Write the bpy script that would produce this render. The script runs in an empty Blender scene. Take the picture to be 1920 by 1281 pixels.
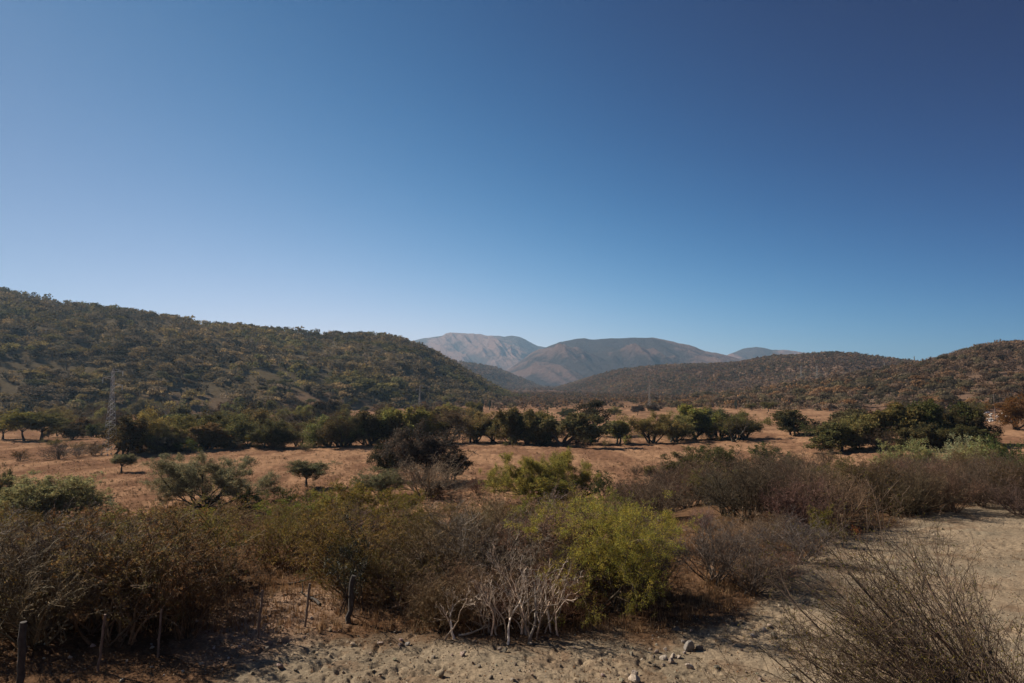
import bpy, math, random
import numpy as np
from mathutils import Vector, Euler

# ------------------------------------------------------------------ camera, sky, sun, exposure
S = bpy.context.scene
COL = S.collection
PW, PH, FPX = 1920.0, 1281.0, 1280.0          # photo pixel frame used for measuring
HORIZON = 742.0
PITCH = math.atan((HORIZON - PH / 2) / FPX)
CAMZ = 7.0
cam_d = bpy.data.cameras.new("camera")
cam_d.sensor_width = 36.0
cam_d.lens = 36.0 * FPX / PW
cam_d.clip_start = 0.1
cam_d.clip_end = 60000
cam = bpy.data.objects.new("camera", cam_d)
cam.location = (0, 0, CAMZ)
cam.rotation_euler = (math.pi / 2 + PITCH, 0, 0)
COL.objects.link(cam)
S.camera = cam

SUN_EL, SUN_AZ = math.radians(37), math.radians(-62)   # azimuth measured from +Y towards +X
w = bpy.data.worlds.new("World"); S.world = w
w.use_nodes = True
nt = w.node_tree; nt.nodes.clear()
wo = nt.nodes.new("ShaderNodeOutputWorld"); wb = nt.nodes.new("ShaderNodeBackground")
sky = nt.nodes.new("ShaderNodeTexSky"); sky.sky_type = 'NISHITA'; sky.sun_disc = False
sky.sun_elevation = SUN_EL; sky.sun_rotation = SUN_AZ
sky.altitude = 1200; sky.air_density = 1.0; sky.dust_density = 0.6; sky.ozone_density = 2.5
# the sky deepens with height and away from the sun: factor exp(A + B*height + C*east) on the Nishita sky
SKY_A, SKY_B, SKY_C, SKY_D, SKY_E = (1.13, 0.54, 0.45), (-8.3, -3.05, -1.7), (-0.35, 0.18, 0.37), (-3.6, -1.9, -1.2), (-9.6, -3.7, -2.2)
geo_n = nt.nodes.new("ShaderNodeTexCoord"); sep = nt.nodes.new("ShaderNodeSeparateXYZ"); nt.links.new(geo_n.outputs['Generated'], sep.inputs[0])
def wmath(op, a, b=None, c=None, clamp=False):
    n = nt.nodes.new("ShaderNodeMath"); n.operation = op
    for i_, v_ in enumerate((a, b, c)):
        if v_ is None: continue
        if isinstance(v_, (int, float)): n.inputs[i_].default_value = v_
        else: nt.links.new(v_, n.inputs[i_])
    return n.outputs[0]
zc = wmath('MINIMUM', wmath('MAXIMUM', sep.outputs[2], 0.0), 0.62)
xc = wmath('MINIMUM', wmath('MAXIMUM', sep.outputs[0], -0.65), 0.65)
comb = nt.nodes.new("ShaderNodeCombineXYZ")
for i_ in range(3):
    e_ = wmath('MULTIPLY_ADD', zc, SKY_B[i_], SKY_A[i_]); e_ = wmath('MULTIPLY_ADD', xc, SKY_C[i_], e_); e_ = wmath('MULTIPLY_ADD', wmath('MULTIPLY', xc, xc), SKY_D[i_], e_)
    e_ = wmath('MULTIPLY_ADD', wmath('MULTIPLY', xc, zc), SKY_E[i_], e_)
    nt.links.new(wmath('EXPONENT', e_), comb.inputs[i_])
mulv = nt.nodes.new("ShaderNodeVectorMath"); mulv.operation = 'MULTIPLY'
nt.links.new(sky.outputs[0], mulv.inputs[0]); nt.links.new(comb.outputs[0], mulv.inputs[1])
nt.links.new(mulv.outputs[0], wb.inputs[0]); nt.links.new(wb.outputs[0], wo.inputs[0])
wb.inputs[1].default_value = 0.05
sun_d = bpy.data.lights.new("sun", 'SUN'); sun_d.energy = 4.8; sun_d.angle = math.radians(0.5)
sun_d.color = (1.0, 0.88, 0.72)
sun = bpy.data.objects.new("sun", sun_d); COL.objects.link(sun)
to_sun = Vector((math.sin(SUN_AZ) * math.cos(SUN_EL), math.cos(SUN_AZ) * math.cos(SUN_EL), math.sin(SUN_EL)))
sun.rotation_euler = to_sun.to_track_quat('Z', 'Y').to_euler()
sun.location = to_sun * 100
S.view_settings.view_transform = 'Standard'; S.view_settings.look = 'None'
S.view_settings.gamma = 1.0; S.view_settings.use_curve_mapping = False
S.view_settings.exposure = 0.75
S.cycles.max_bounces = 5; S.cycles.diffuse_bounces = 1; S.cycles.glossy_bounces = 1
S.cycles.transmission_bounces = 2; S.cycles.volume_bounces = 0
S.cycles.use_denoising = True; S.cycles.use_adaptive_sampling = False
HAZE_DENSITY = 6.5e-5

# ------------------------------------------------------------------ small helpers
rng = np.random.default_rng(7)

def _hash(ix, iy, seed):
    n = (ix.astype(np.int64) * 374761393 + iy.astype(np.int64) * 668265263 + seed * 974711) & 0xFFFFFFFF
    n = ((n ^ (n >> 13)) * 1274126177) & 0xFFFFFFFF
    return ((n ^ (n >> 16)) & 0xFFFF) / 65535.0

def vnoise(x, y, seed=0):
    x = np.asarray(x, float); y = np.asarray(y, float)
    ix = np.floor(x); iy = np.floor(y); fx = x - ix; fy = y - iy
    fx = fx * fx * (3 - 2 * fx); fy = fy * fy * (3 - 2 * fy)
    a = _hash(ix, iy, seed); b = _hash(ix + 1, iy, seed); c = _hash(ix, iy + 1, seed); d = _hash(ix + 1, iy + 1, seed)
    return (a + (b - a) * fx) * (1 - fy) + (c + (d - c) * fx) * fy

def fbm(x, y, seed=0, octs=4, gain=0.5):
    s = 0; a = 1; t = 0
    for i in range(octs):
        s = s + a * vnoise(x * 2 ** i + 17.3 * i, y * 2 ** i - 9.1 * i, seed + i); t += a; a *= gain
    return s / t

def sstep(a, b, x):
    t = np.clip((np.asarray(x, float) - a) / (b - a), 0, 1)
    return t * t * (3 - 2 * t)

CP, SP = math.cos(PITCH), math.sin(PITCH)
def ray(px, py):
    dx = (px - PW / 2) / FPX; dy = -(py - PH / 2) / FPX
    return np.array([dx, CP - dy * SP, SP + dy * CP])

def project(p):
    p = np.asarray(p, float); x = p[..., 0]; y = p[..., 1]; z = p[..., 2] - CAMZ
    f = y * CP + z * SP; u = -y * SP + z * CP
    return PW / 2 + FPX * x / f, PH / 2 - FPX * u / f, f

# ------------------------------------------------------------------ terrain heights
def edge_y(x):
    return np.interp(x, [-40, -8, 4, 8, 9.6, 16, 32, 60, 120], [21, 20.5, 20.5, 23, 26, 34, 46, 62, 80])

def gz_smooth(x, y):
    x = np.asarray(x, float); y = np.asarray(y, float)
    r = np.hypot(x, y)
    field = -7.0 + 4.2 * sstep(45, 150, x) * sstep(40, 120, y) * (1 - sstep(500, 1200, r))
    e = edge_y(x) + 8
    z = field * sstep(0, 1, (y - e) / 48.0)
    z = np.where(y < e, 0.0, z)
    # low stream bank beyond the near field
    z = z + np.where(r > 480, (r - 480) * 0.0185, 0)
    # road bank under the camera
    z = z + 5.3 * (1 - sstep(2.5, 12.5, np.maximum(y, -2 - 0.2 * y)))
    # sand heap beside the track
    z = z + 0.65 * np.exp(-(((x - 10.6) / 1.5) ** 2 + ((y - 26.0) / 1.3) ** 2))
    return z

def gz(x, y):
    x = np.asarray(x, float); y = np.asarray(y, float); r = np.hypot(x, y)
    z = gz_smooth(x, y)
    z = z + (fbm(x / 9, y / 9, 3) - .5) * 0.5 * sstep(14, 40, r) + (fbm(x / 60, y / 60, 5) - .5) * 2.0 * sstep(60, 200, r)
    z = z + (fbm(x / 400, y / 400, 8) - .5) * 26 * sstep(600, 2500, r)
    return z

def gz_fine(x, y):
    r = np.hypot(x, y)
    z = gz(x, y)
    n = fbm(x / .55, y / .55, 21, 3) - .5
    pits = np.clip(0.45 - fbm(x / .21, y / .21, 33, 2), 0, 1)
    z = z + (n * 0.075 - pits * (.11 + 0.26 * sstep(.42, .62, fbm(x / 2.1, y / 1.4, 37, 3)) * (1 - .5 * sstep(8, 13, x)))) * (1 - sstep(45, 90, r))
    z = z + ((fbm(x / 1.3, y / 1.3, 41, 3) - .5) * 0.55 + (fbm(x / .45, y / .45, 43, 2) - .5) * .25) * sstep(60, 90, r) * (1 - sstep(300, 600, r))
    return z

def gp(px, py, tmax=4000):
    d = ray(px, py); d = d / d[1]
    t = np.geomspace(6, tmax, 1500)
    P = np.array([0, 0, CAMZ]) + t[:, None] * d
    below = P[:, 2] < gz(P[:, 0], P[:, 1])
    i = int(np.argmax(below)) if below.any() else len(t) - 1
    a, b = t[max(i - 1, 0)], t[i]
    for _ in range(18):
        m = (a + b) / 2; q = np.array([0, 0, CAMZ]) + m * d
        if q[2] < gz(q[0], q[1]): b = m
        else: a = m
    return np.array([0, 0, CAMZ]) + b * d

# ------------------------------------------------------------------ mesh building
def make_mesh(name, verts, quads=None, tris=None, mat=None, smooth=False, tint=None):
    """verts (n,3); quads (q,4); tris (t,3); tint (faces,3) colour per face"""
    verts = np.asarray(verts, np.float32)
    nq = 0 if quads is None else len(quads); ntr = 0 if tris is None else len(tris)
    me = bpy.data.meshes.new(name)
    me.vertices.add(len(verts)); me.vertices.foreach_set("co", verts.ravel())
    loops = np.concatenate([np.asarray(q, np.int32).ravel() for q in (quads, tris) if q is not None and len(q)])
    me.loops.add(len(loops)); me.loops.foreach_set("vertex_index", loops)
    starts = np.concatenate([np.arange(nq) * 4, nq * 4 + np.arange(ntr) * 3]).astype(np.int32)
    me.polygons.add(nq + ntr); me.polygons.foreach_set("loop_start", starts)
    if smooth: me.polygons.foreach_set("use_smooth", np.ones(nq + ntr, bool))
    if tint is not None:
        at = me.attributes.new("tint", 'FLOAT_COLOR', 'FACE')
        c = np.ones((nq + ntr, 4), np.float32); c[:, :3] = tint
        at.data.foreach_set("color", c.ravel())
    me.update(calc_edges=True)
    if mat: me.materials.append(mat)
    return me

def link(name, data, parent=None):
    o = bpy.data.objects.new(name, data); COL.objects.link(o)
    if parent: o.parent = parent
    return o

def tag(o, label, cat, group=None):
    o["label"] = label; o["category"] = cat
    if group: o["group"] = group
    return o

def thing(name, label, cat, loc=(0, 0, 0), rz=0.0, group=None):
    o = bpy.data.objects.new(name, None); COL.objects.link(o)
    o.empty_display_size = 0.2
    o.location = loc; o.rotation_euler = (0, 0, rz)
    return tag(o, label, cat, group)

def structure(name, me):
    o = link(name, me); o["kind"] = "structure"; return o

def tubes(P, R, s):
    """P (N,k,3), R (N,k) -> verts, quads"""
    N, k, _ = P.shape
    T = np.empty_like(P); T[:, 1:-1] = P[:, 2:] - P[:, :-2]; T[:, 0] = P[:, 1] - P[:, 0]; T[:, -1] = P[:, -1] - P[:, -2]
    T /= np.linalg.norm(T, axis=2, keepdims=True) + 1e-9
    ref = np.where(np.abs(T[..., 2:3]) > .9, np.array([1., 0, 0]), np.array([0, 0, 1.]))
    A = np.cross(T, ref); A /= np.linalg.norm(A, axis=2, keepdims=True) + 1e-9
    B = np.cross(T, A)
    ang = np.arange(s) * 2 * np.pi / s
    V = P[:, :, None] + R[:, :, None, None] * (A[:, :, None] * np.cos(ang)[:, None] + B[:, :, None] * np.sin(ang)[:, None])
    idx = np.arange(N * k * s).reshape(N, k, s)
    a = idx[:, :-1]; b = idx[:, 1:]
    q = np.stack([a, np.roll(a, -1, 2), np.roll(b, -1, 2), b], -1).reshape(-1, 4)
    return V.reshape(-1, 3), q

class Geo:
    def __init__(s): s.v = []; s.q = []; s.t = []; s.c = []; s.n = 0
    def add(s, v, q, tint=None):
        s.v.append(v); s.q.append(np.asarray(q) + s.n); s.n += len(v)
        if tint is None: tint = np.ones((len(q), 3))
        s.c.append(np.broadcast_to(tint, (len(q), 3)))
    def mesh(s, name, mat, smooth=False):
        return make_mesh(name, np.concatenate(s.v), quads=np.concatenate(s.q), mat=mat, smooth=smooth, tint=np.concatenate(s.c))

def bar(g, a, b, r, s=4, r2=None, tint=None):
    v, q = tubes(np.array([[a, b]], float), np.array([[r, r if r2 is None else r2]], float), s)
    g.add(v, q, tint)

def unit(v): return v / (np.linalg.norm(v, axis=-1, keepdims=True) + 1e-9)

def leaves(rg, C, D, l, wd):
    """diamond shaped leaves"""
    M = len(C); D = unit(D); side = unit(np.cross(D, rg.normal(size=(M, 3))))
    l = np.broadcast_to(l, M)[:, None]; wd = np.broadcast_to(wd, M)[:, None]
    v = np.stack([C, C + .5 * l * D + .5 * wd * side, C + l * D, C + .5 * l * D - .5 * wd * side], 1)
    return v.reshape(-1, 3), np.arange(M * 4).reshape(M, 4)

def polylines(rg, start, d0, L, k, wig, up):
    """grow N wiggly polylines of k points"""
    N = len(start); P = np.empty((N, k, 3)); P[:, 0] = start; d = unit(d0.copy())
    for i in range(1, k):
        d = unit(d + rg.normal(size=(N, 3)) * wig + np.array([0, 0, up]))
        P[:, i] = P[:, i - 1] + d * (L / (k - 1))[:, None]
    return P

def grow(rg, stems, L, lean, r0, levels, k0=8, wig0=.12, up0=.03, base=.12, azim=None):
    """returns list of (P, R) per level. levels: dicts n, ratio, ang, k, wig, up, t0, rr"""
    az = (np.arange(stems) + rg.random(stems)) * 2 * np.pi / stems if azim is None else rg.uniform(azim[0], azim[1], stems)
    ln = np.radians(rg.uniform(lean[0], lean[1], stems))
    d = np.stack([np.sin(ln) * np.cos(az), np.sin(ln) * np.sin(az), np.cos(ln)], 1)
    b = rg.normal(size=(stems, 3)) * base; b[:, 2] = -0.08
    LL = L * rg.uniform(.72, 1.08, stems)
    P = polylines(rg, b, d, LL, k0, wig0, up0)
    t = np.linspace(0, 1, k0)
    R = (r0 * rg.uniform(.6, 1.1, stems))[:, None] * (1 - .82 * t)
    out = [(P, R)]
    for lv in levels:
        N, k, _ = P.shape; n = lv['n']
        tt = rg.uniform(lv.get('t0', .3), 1, (N, n)); ip = tt * (k - 1); i0 = np.minimum(ip.astype(int), k - 2); f = (ip - i0)[..., None]
        ar = np.arange(N)[:, None]
        p = P[ar, i0] * (1 - f) + P[ar, i0 + 1] * f
        tg = unit(P[ar, i0 + 1] - P[ar, i0])
        rad = (R[ar, i0] * (1 - f[..., 0]) + R[ar, i0 + 1] * f[..., 0]) * lv.get('rr', .62)
        A_ = unit(np.cross(tg, np.array([.31, .17, .93]))); B_ = np.cross(tg, A_)
        pa = (np.argsort(rg.random((N, n)), 1) + rg.random((N, n)) * .9 + rg.random((N, 1)) * n) * 2 * np.pi / n
        perp = A_ * np.cos(pa)[..., None] + B_ * np.sin(pa)[..., None]
        a = np.radians(rg.uniform(lv['ang'][0], lv['ang'][1], (N, n)))[..., None]
        dd = unit(tg * np.cos(a) + perp * np.sin(a))
        Lc = (LL[:, None] * lv['ratio'] * rg.uniform(.6, 1.25, (N, n)) * (1.15 - .55 * tt)).ravel()
        P = polylines(rg, p.reshape(-1, 3), dd.reshape(-1, 3), Lc, lv['k'], lv.get('wig', .15), lv.get('up', .03))
        t = np.linspace(0, 1, lv['k'])
        R = np.maximum(rad.ravel()[:, None] * (1 - .75 * t), lv.get('rmin', .003))
        LL = Lc
        out.append((P, R))
    return out

def wood(sk, rg, sides=(6, 4, 3, 3, 3)):
    g = Geo()
    for i, (P, R) in enumerate(sk):
        v, q = tubes(P, R, sides[i])
        per = len(q) // len(P)
        tone = rg.uniform(.6, 1.15, len(P)) * np.where(rg.random(len(P)) < .22, 1.9, 1.0)  # some branches tinted brighter: sunlit twig highlights put into the bark colour
        warm = rg.uniform(-.10, .10, len(P))
        tone = np.stack([tone * (1 + warm), tone, tone * (1 - warm)], 1)
        g.add(v, q, np.repeat(tone, per, 0))
    return g

def leafage(sk, rg, per, l, wd, spread, level=-1, upbias=.3, t0=.15, tcol=.35):
    P, R = sk[level]
    N, k, _ = P.shape
    tt = rg.uniform(t0, 1, (N, per)); ip = tt * (k - 1); i0 = np.minimum(ip.astype(int), k - 2); f = (ip - i0)[..., None]
    ar = np.arange(N)[:, None]
    C = (P[ar, i0] * (1 - f) + P[ar, i0 + 1] * f).reshape(-1, 3)
    C = C + rg.normal(size=C.shape) * spread
    D = unit(rg.normal(size=C.shape) + np.array([0, 0, upbias]))
    ll = l * rg.uniform(.6, 1.3, len(C)); ww = wd * rg.uniform(.7, 1.2, len(C))
    v, q = leaves(rg, C, D, ll, ww)
    twig = np.repeat(rg.uniform(1 - tcol, 1 + tcol, N), per) * rg.uniform(.75, 1.25, N * per)
    warm = np.repeat(rg.uniform(-.18, .18, N), per)
    tint = np.stack([twig * (1 + warm), twig, twig * (1 - warm * .5)], 1)
    g = Geo(); g.add(v, q, tint)
    return g

# ------------------------------------------------------------------ materials
def nodes(name):
    m = bpy.data.materials.new(name); m.use_nodes = True
    t = m.node_tree; t.nodes.clear()
    o = t.nodes.new("ShaderNodeOutputMaterial")
    return m, t, o

def N(t, typ, **kw):
    n = t.nodes.new(typ)
    for k, v in kw.items(): setattr(n, k, v)
    return n

def foliage_material(name, transl, base=None, gloss=0.0):
    m, t, o = nodes(name)
    at = N(t, "ShaderNodeAttribute", attribute_name="tint")
    mul = N(t, "ShaderNodeMix", data_type='RGBA', blend_type='MULTIPLY'); mul.inputs[0].default_value = 1
    t.links.new(at.outputs['Color'], mul.inputs[6])
    if base is None:
        oi = N(t, "ShaderNodeObjectInfo"); t.links.new(oi.outputs['Color'], mul.inputs[7])
    else:
        mul.inputs[7].default_value = (*base, 1)
    d = N(t, "ShaderNodeBsdfDiffuse"); tr = N(t, "ShaderNodeBsdfTranslucent")
    t.links.new(mul.outputs[2], d.inputs[0]); t.links.new(mul.outputs[2], tr.inputs[0])
    mx = N(t, "ShaderNodeMixShader"); mx.inputs[0].default_value = transl
    t.links.new(d.outputs[0], mx.inputs[1]); t.links.new(tr.outputs[0], mx.inputs[2])
    last = mx
    if gloss:
        gl = N(t, "ShaderNodeBsdfGlossy"); gl.inputs[0].default_value = (.8, .8, .8, 1); gl.inputs[1].default_value = .6
        m2 = N(t, "ShaderNodeMixShader"); m2.inputs[0].default_value = gloss
        t.links.new(mx.outputs[0], m2.inputs[1]); t.links.new(gl.outputs[0], m2.inputs[2]); last = m2
    t.links.new(last.outputs[0], o.inputs[0])
    return m

M_LEAF = foliage_material("leaf", .45)
M_GLOSSY = foliage_material("glossy leaf", .25, gloss=.03)
M_WOODS = foliage_material("far foliage", .34, base=(1, 1, 1))
M_GRASS = foliage_material("dry grass", .3, base=(1, 1, 1))

def bark_material():
    m, t, o = nodes("bark")
    oi = N(t, "ShaderNodeObjectInfo"); at = N(t, "ShaderNodeAttribute", attribute_name="tint")
    mul = N(t, "ShaderNodeMix", data_type='RGBA', blend_type='MULTIPLY'); mul.inputs[0].default_value = 1
    t.links.new(oi.outputs['Color'], mul.inputs[6]); t.links.new(at.outputs['Color'], mul.inputs[7])
    ge = N(t, "ShaderNodeNewGeometry"); no = N(t, "ShaderNodeTexNoise"); no.inputs['Scale'].default_value = 14; no.inputs['Detail'].default_value = 3
    t.links.new(ge.outputs['Position'], no.inputs['Vector'])
    mr = N(t, "ShaderNodeMapRange"); mr.inputs[1].default_value = .3; mr.inputs[2].default_value = .7; mr.inputs[3].default_value = .65; mr.inputs[4].default_value = 1.25
    t.links.new(no.outputs[0], mr.inputs[0])
    m2 = N(t, "ShaderNodeMix", data_type='RGBA', blend_type='MULTIPLY'); m2.inputs[0].default_value = 1
    t.links.new(mul.outputs[2], m2.inputs[6]); t.links.new(mr.outputs[0], m2.inputs[7])
    p = N(t, "ShaderNodeBsdfPrincipled"); p.inputs['Roughness'].default_value = .8; p.inputs['Specular IOR Level'].default_value = .25
    t.links.new(m2.outputs[2], p.inputs['Base Color']); t.links.new(p.outputs[0], o.inputs[0])
    return m
M_BARK = bark_material()

def soil_material():
    m, t, o = nodes("soil")
    at = N(t, "ShaderNodeAttribute", attribute_name="soil")
    ge = N(t, "ShaderNodeNewGeometry")
    n1 = N(t, "ShaderNodeTexNoise"); n1.inputs['Scale'].default_value = 9; n1.inputs['Detail'].default_value = 7; n1.inputs['Roughness'].default_value = .7
    n2 = N(t, "ShaderNodeTexNoise"); n2.inputs['Scale'].default_value = .35; n2.inputs['Detail'].default_value = 6
    for n in (n1, n2): t.links.new(ge.outputs['Position'], n.inputs['Vector'])
    def rng_(src, a, b, c, d):
        r = N(t, "ShaderNodeMapRange"); r.inputs[1].default_value = a; r.inputs[2].default_value = b; r.inputs[3].default_value = c; r.inputs[4].default_value = d
        t.links.new(src, r.inputs[0]); return r.outputs[0]
    f1 = rng_(n1.outputs[0], .3, .7, .6, 1.34); f2 = rng_(n2.outputs[0], .3, .7, .8, 1.18)
    mm = N(t, "ShaderNodeMath", operation='MULTIPLY'); t.links.new(f1, mm.inputs[0]); t.links.new(f2, mm.inputs[1])
    mul = N(t, "ShaderNodeMix", data_type='RGBA', blend_type='MULTIPLY'); mul.inputs[0].default_value = 1
    t.links.new(at.outputs['Color'], mul.inputs[6]); t.links.new(mm.outputs[0], mul.inputs[7])
    bp = N(t, "ShaderNodeBump"); bp.inputs['Strength'].default_value = .8; bp.inputs['Distance'].default_value = .08
    t.links.new(n1.outputs[0], bp.inputs['Height'])
    p = N(t, "ShaderNodeBsdfDiffuse")
    t.links.new(mul.outputs[2], p.inputs[0]); t.links.new(bp.outputs[0], p.inputs['Normal'])
    t.links.new(p.outputs[0], o.inputs[0])
    return m
M_SOIL = soil_material()

def mountain_material(name, grass, shrub, scale):
    m, t, o = nodes(name)
    ge = N(t, "ShaderNodeNewGeometry"); at = N(t, "ShaderNodeAttribute", attribute_name="gully")
    n1 = N(t, "ShaderNodeTexNoise"); n1.inputs['Scale'].default_value = scale; n1.inputs['Detail'].default_value = 8; n1.inputs['Roughness'].default_value = .65
    t.links.new(ge.outputs['Position'], n1.inputs['Vector'])
    ad = N(t, "ShaderNodeMath", operation='ADD'); t.links.new(n1.outputs[0], ad.inputs[0]); t.links.new(at.outputs['Fac'], ad.inputs[1])
    r = N(t, "ShaderNodeValToRGB"); r.color_ramp.elements[0].position = .74; r.color_ramp.elements[1].position = .96
    r.color_ramp.elements[0].color = (*grass, 1); r.color_ramp.elements[1].color = (*shrub, 1)
    t.links.new(ad.outputs[0], r.inputs[0])
    d = N(t, "ShaderNodeBsdfDiffuse"); t.links.new(r.outputs[0], d.inputs[0]); t.links.new(d.outputs[0], o.inputs[0])
    n2 = N(t, "ShaderNodeTexNoise"); n2.inputs['Scale'].default_value = scale * 3; n2.inputs['Detail'].default_value = 8; n2.inputs['Roughness'].default_value = .7; t.links.new(ge.outputs['Position'], n2.inputs['Vector'])
    bp = N(t, "ShaderNodeBump"); bp.inputs['Strength'].default_value = 1; bp.inputs['Distance'].default_value = 90; t.links.new(n2.outputs[0], bp.inputs['Height']); t.links.new(bp.outputs[0], d.inputs['Normal'])
    return m

def plain(name, col, rough=.8, metal=0.0, noise=0.0, nscale=8):
    m, t, o = nodes(name)
    p = N(t, "ShaderNodeBsdfPrincipled"); p.inputs['Roughness'].default_value = rough; p.inputs['Metallic'].default_value = metal
    p.inputs['Base Color'].default_value = (*col, 1)
    if noise:
        tc = N(t, "ShaderNodeTexCoord"); no = N(t, "ShaderNodeTexNoise"); no.inputs['Scale'].default_value = nscale; no.inputs['Detail'].default_value = 6
        t.links.new(tc.outputs['Object'], no.inputs['Vector'])
        r = N(t, "ShaderNodeValToRGB"); e = r.color_ramp.elements
        e[0].position = .3; e[1].position = .7
        e[0].color = (*[c * (1 - noise) for c in col], 1); e[1].color = (*[min(1, c * (1 + noise)) for c in col], 1)
        t.links.new(no.outputs[0], r.inputs[0]); t.links.new(r.outputs[0], p.inputs['Base Color'])
        bp = N(t, "ShaderNodeBump"); bp.inputs['Strength'].default_value = .5; bp.inputs['Distance'].default_value = .03
        t.links.new(no.outputs[0], bp.inputs['Height']); t.links.new(bp.outputs[0], p.inputs['Normal'])
    t.links.new(p.outputs[0], o.inputs[0])
    return m

# ------------------------------------------------------------------ the ground sheet
def soil_colour(x, y):
    r = np.hypot(x, y)
    sand = np.array([.265, .205, .142]); grey = np.array([.215, .176, .127]); litter = np.array([.105, .062, .037]); pink = np.array([.33, .222, .155])
    field = np.array([.272, .160, .096]); field2 = np.array([.175, .097, .060]); scrub = np.array([.14, .082, .052]); wood_ = np.array([.10, .062, .042])
    n = fbm(x / 2.2, y / 2.2, 51, 4); nn = fbm(x / .5, y / .5, 55, 3)
    c = sand + (grey - sand) * np.clip((n - .35) * 3, 0, 1)[..., None]
    # rusty bits of dry litter mixed into the sand
    k = sstep(.56, .68, fbm(x / 1.1, y / .8, 61, 4)) * .55 + sstep(.62, .72, nn) * .35
    c = c + (np.array([.18, .122, .08]) - c) * np.clip(k, 0, 1)[..., None]
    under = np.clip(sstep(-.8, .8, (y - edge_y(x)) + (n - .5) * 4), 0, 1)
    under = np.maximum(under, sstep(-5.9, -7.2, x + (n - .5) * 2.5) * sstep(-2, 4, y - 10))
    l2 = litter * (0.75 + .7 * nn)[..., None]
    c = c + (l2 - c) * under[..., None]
    pk = np.exp(-(((x + 7.6) / 1.7) ** 2 + ((y - 22.5) / 2.6) ** 2)) * 1.5
    c = c + (pink * (.8 + .4 * nn)[..., None] - c) * np.clip(pk + (n - .5), 0, 1)[..., None] * (pk > .12)[..., None]
    f = sstep(58, 84, y + (n - .5) * 14)
    fn = fbm(x / 5, y / 14, 71, 5)
    fc = field + (field2 - field) * sstep(.42, .66, fn)[..., None]
    c = c + (fc - c) * f[..., None]
    g = sstep(560, 800, r + (fbm(x / 80, y / 80, 81) - .5) * 200)
    c = c + (wood_ - c) * g[..., None]
    s = sstep(.55, .7, fbm(x / 40, y / 25, 91)) * sstep(180, 260, r) * (1 - g)
    c = c + (scrub - c) * (s * .7)[..., None]
    return c

def build_ground():
    a1 = np.radians(np.linspace(-47, 47, 1050)); a2 = np.radians(np.linspace(-180, -47, 60, endpoint=False)); a3 = np.radians(np.linspace(47, 180, 60))[1:-1]
    A = np.concatenate([a2, a1, a3])
    rs = [0.0]
    R = np.concatenate([np.linspace(.5, 14.5, 24), np.geomspace(14.6, 60, 340), np.geomspace(60.3, 300, 220)[1:], np.geomspace(302, 12000, 110)[1:]])
    X = R[:, None] * np.sin(A); Y = R[:, None] * np.cos(A)
    Z = gz_fine(X, Y)
    nr, na = X.shape
    idx = np.arange(nr * na).reshape(nr, na)
    q = np.stack([idx[:-1], np.roll(idx, -1, 1)[:-1], np.roll(idx, -1, 1)[1:], idx[1:]], -1).reshape(-1, 4)[:, ::-1]
    V = np.stack([X, Y, Z], -1).reshape(-1, 3)
    me = make_mesh("ground", V, quads=q, mat=M_SOIL, smooth=True)
    at = me.attributes.new("soil", 'FLOAT_COLOR', 'POINT')
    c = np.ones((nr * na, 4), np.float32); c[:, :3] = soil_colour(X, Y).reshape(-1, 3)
    at.data.foreach_set("color", c.ravel())
    structure("ground", me)
build_ground()

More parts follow.
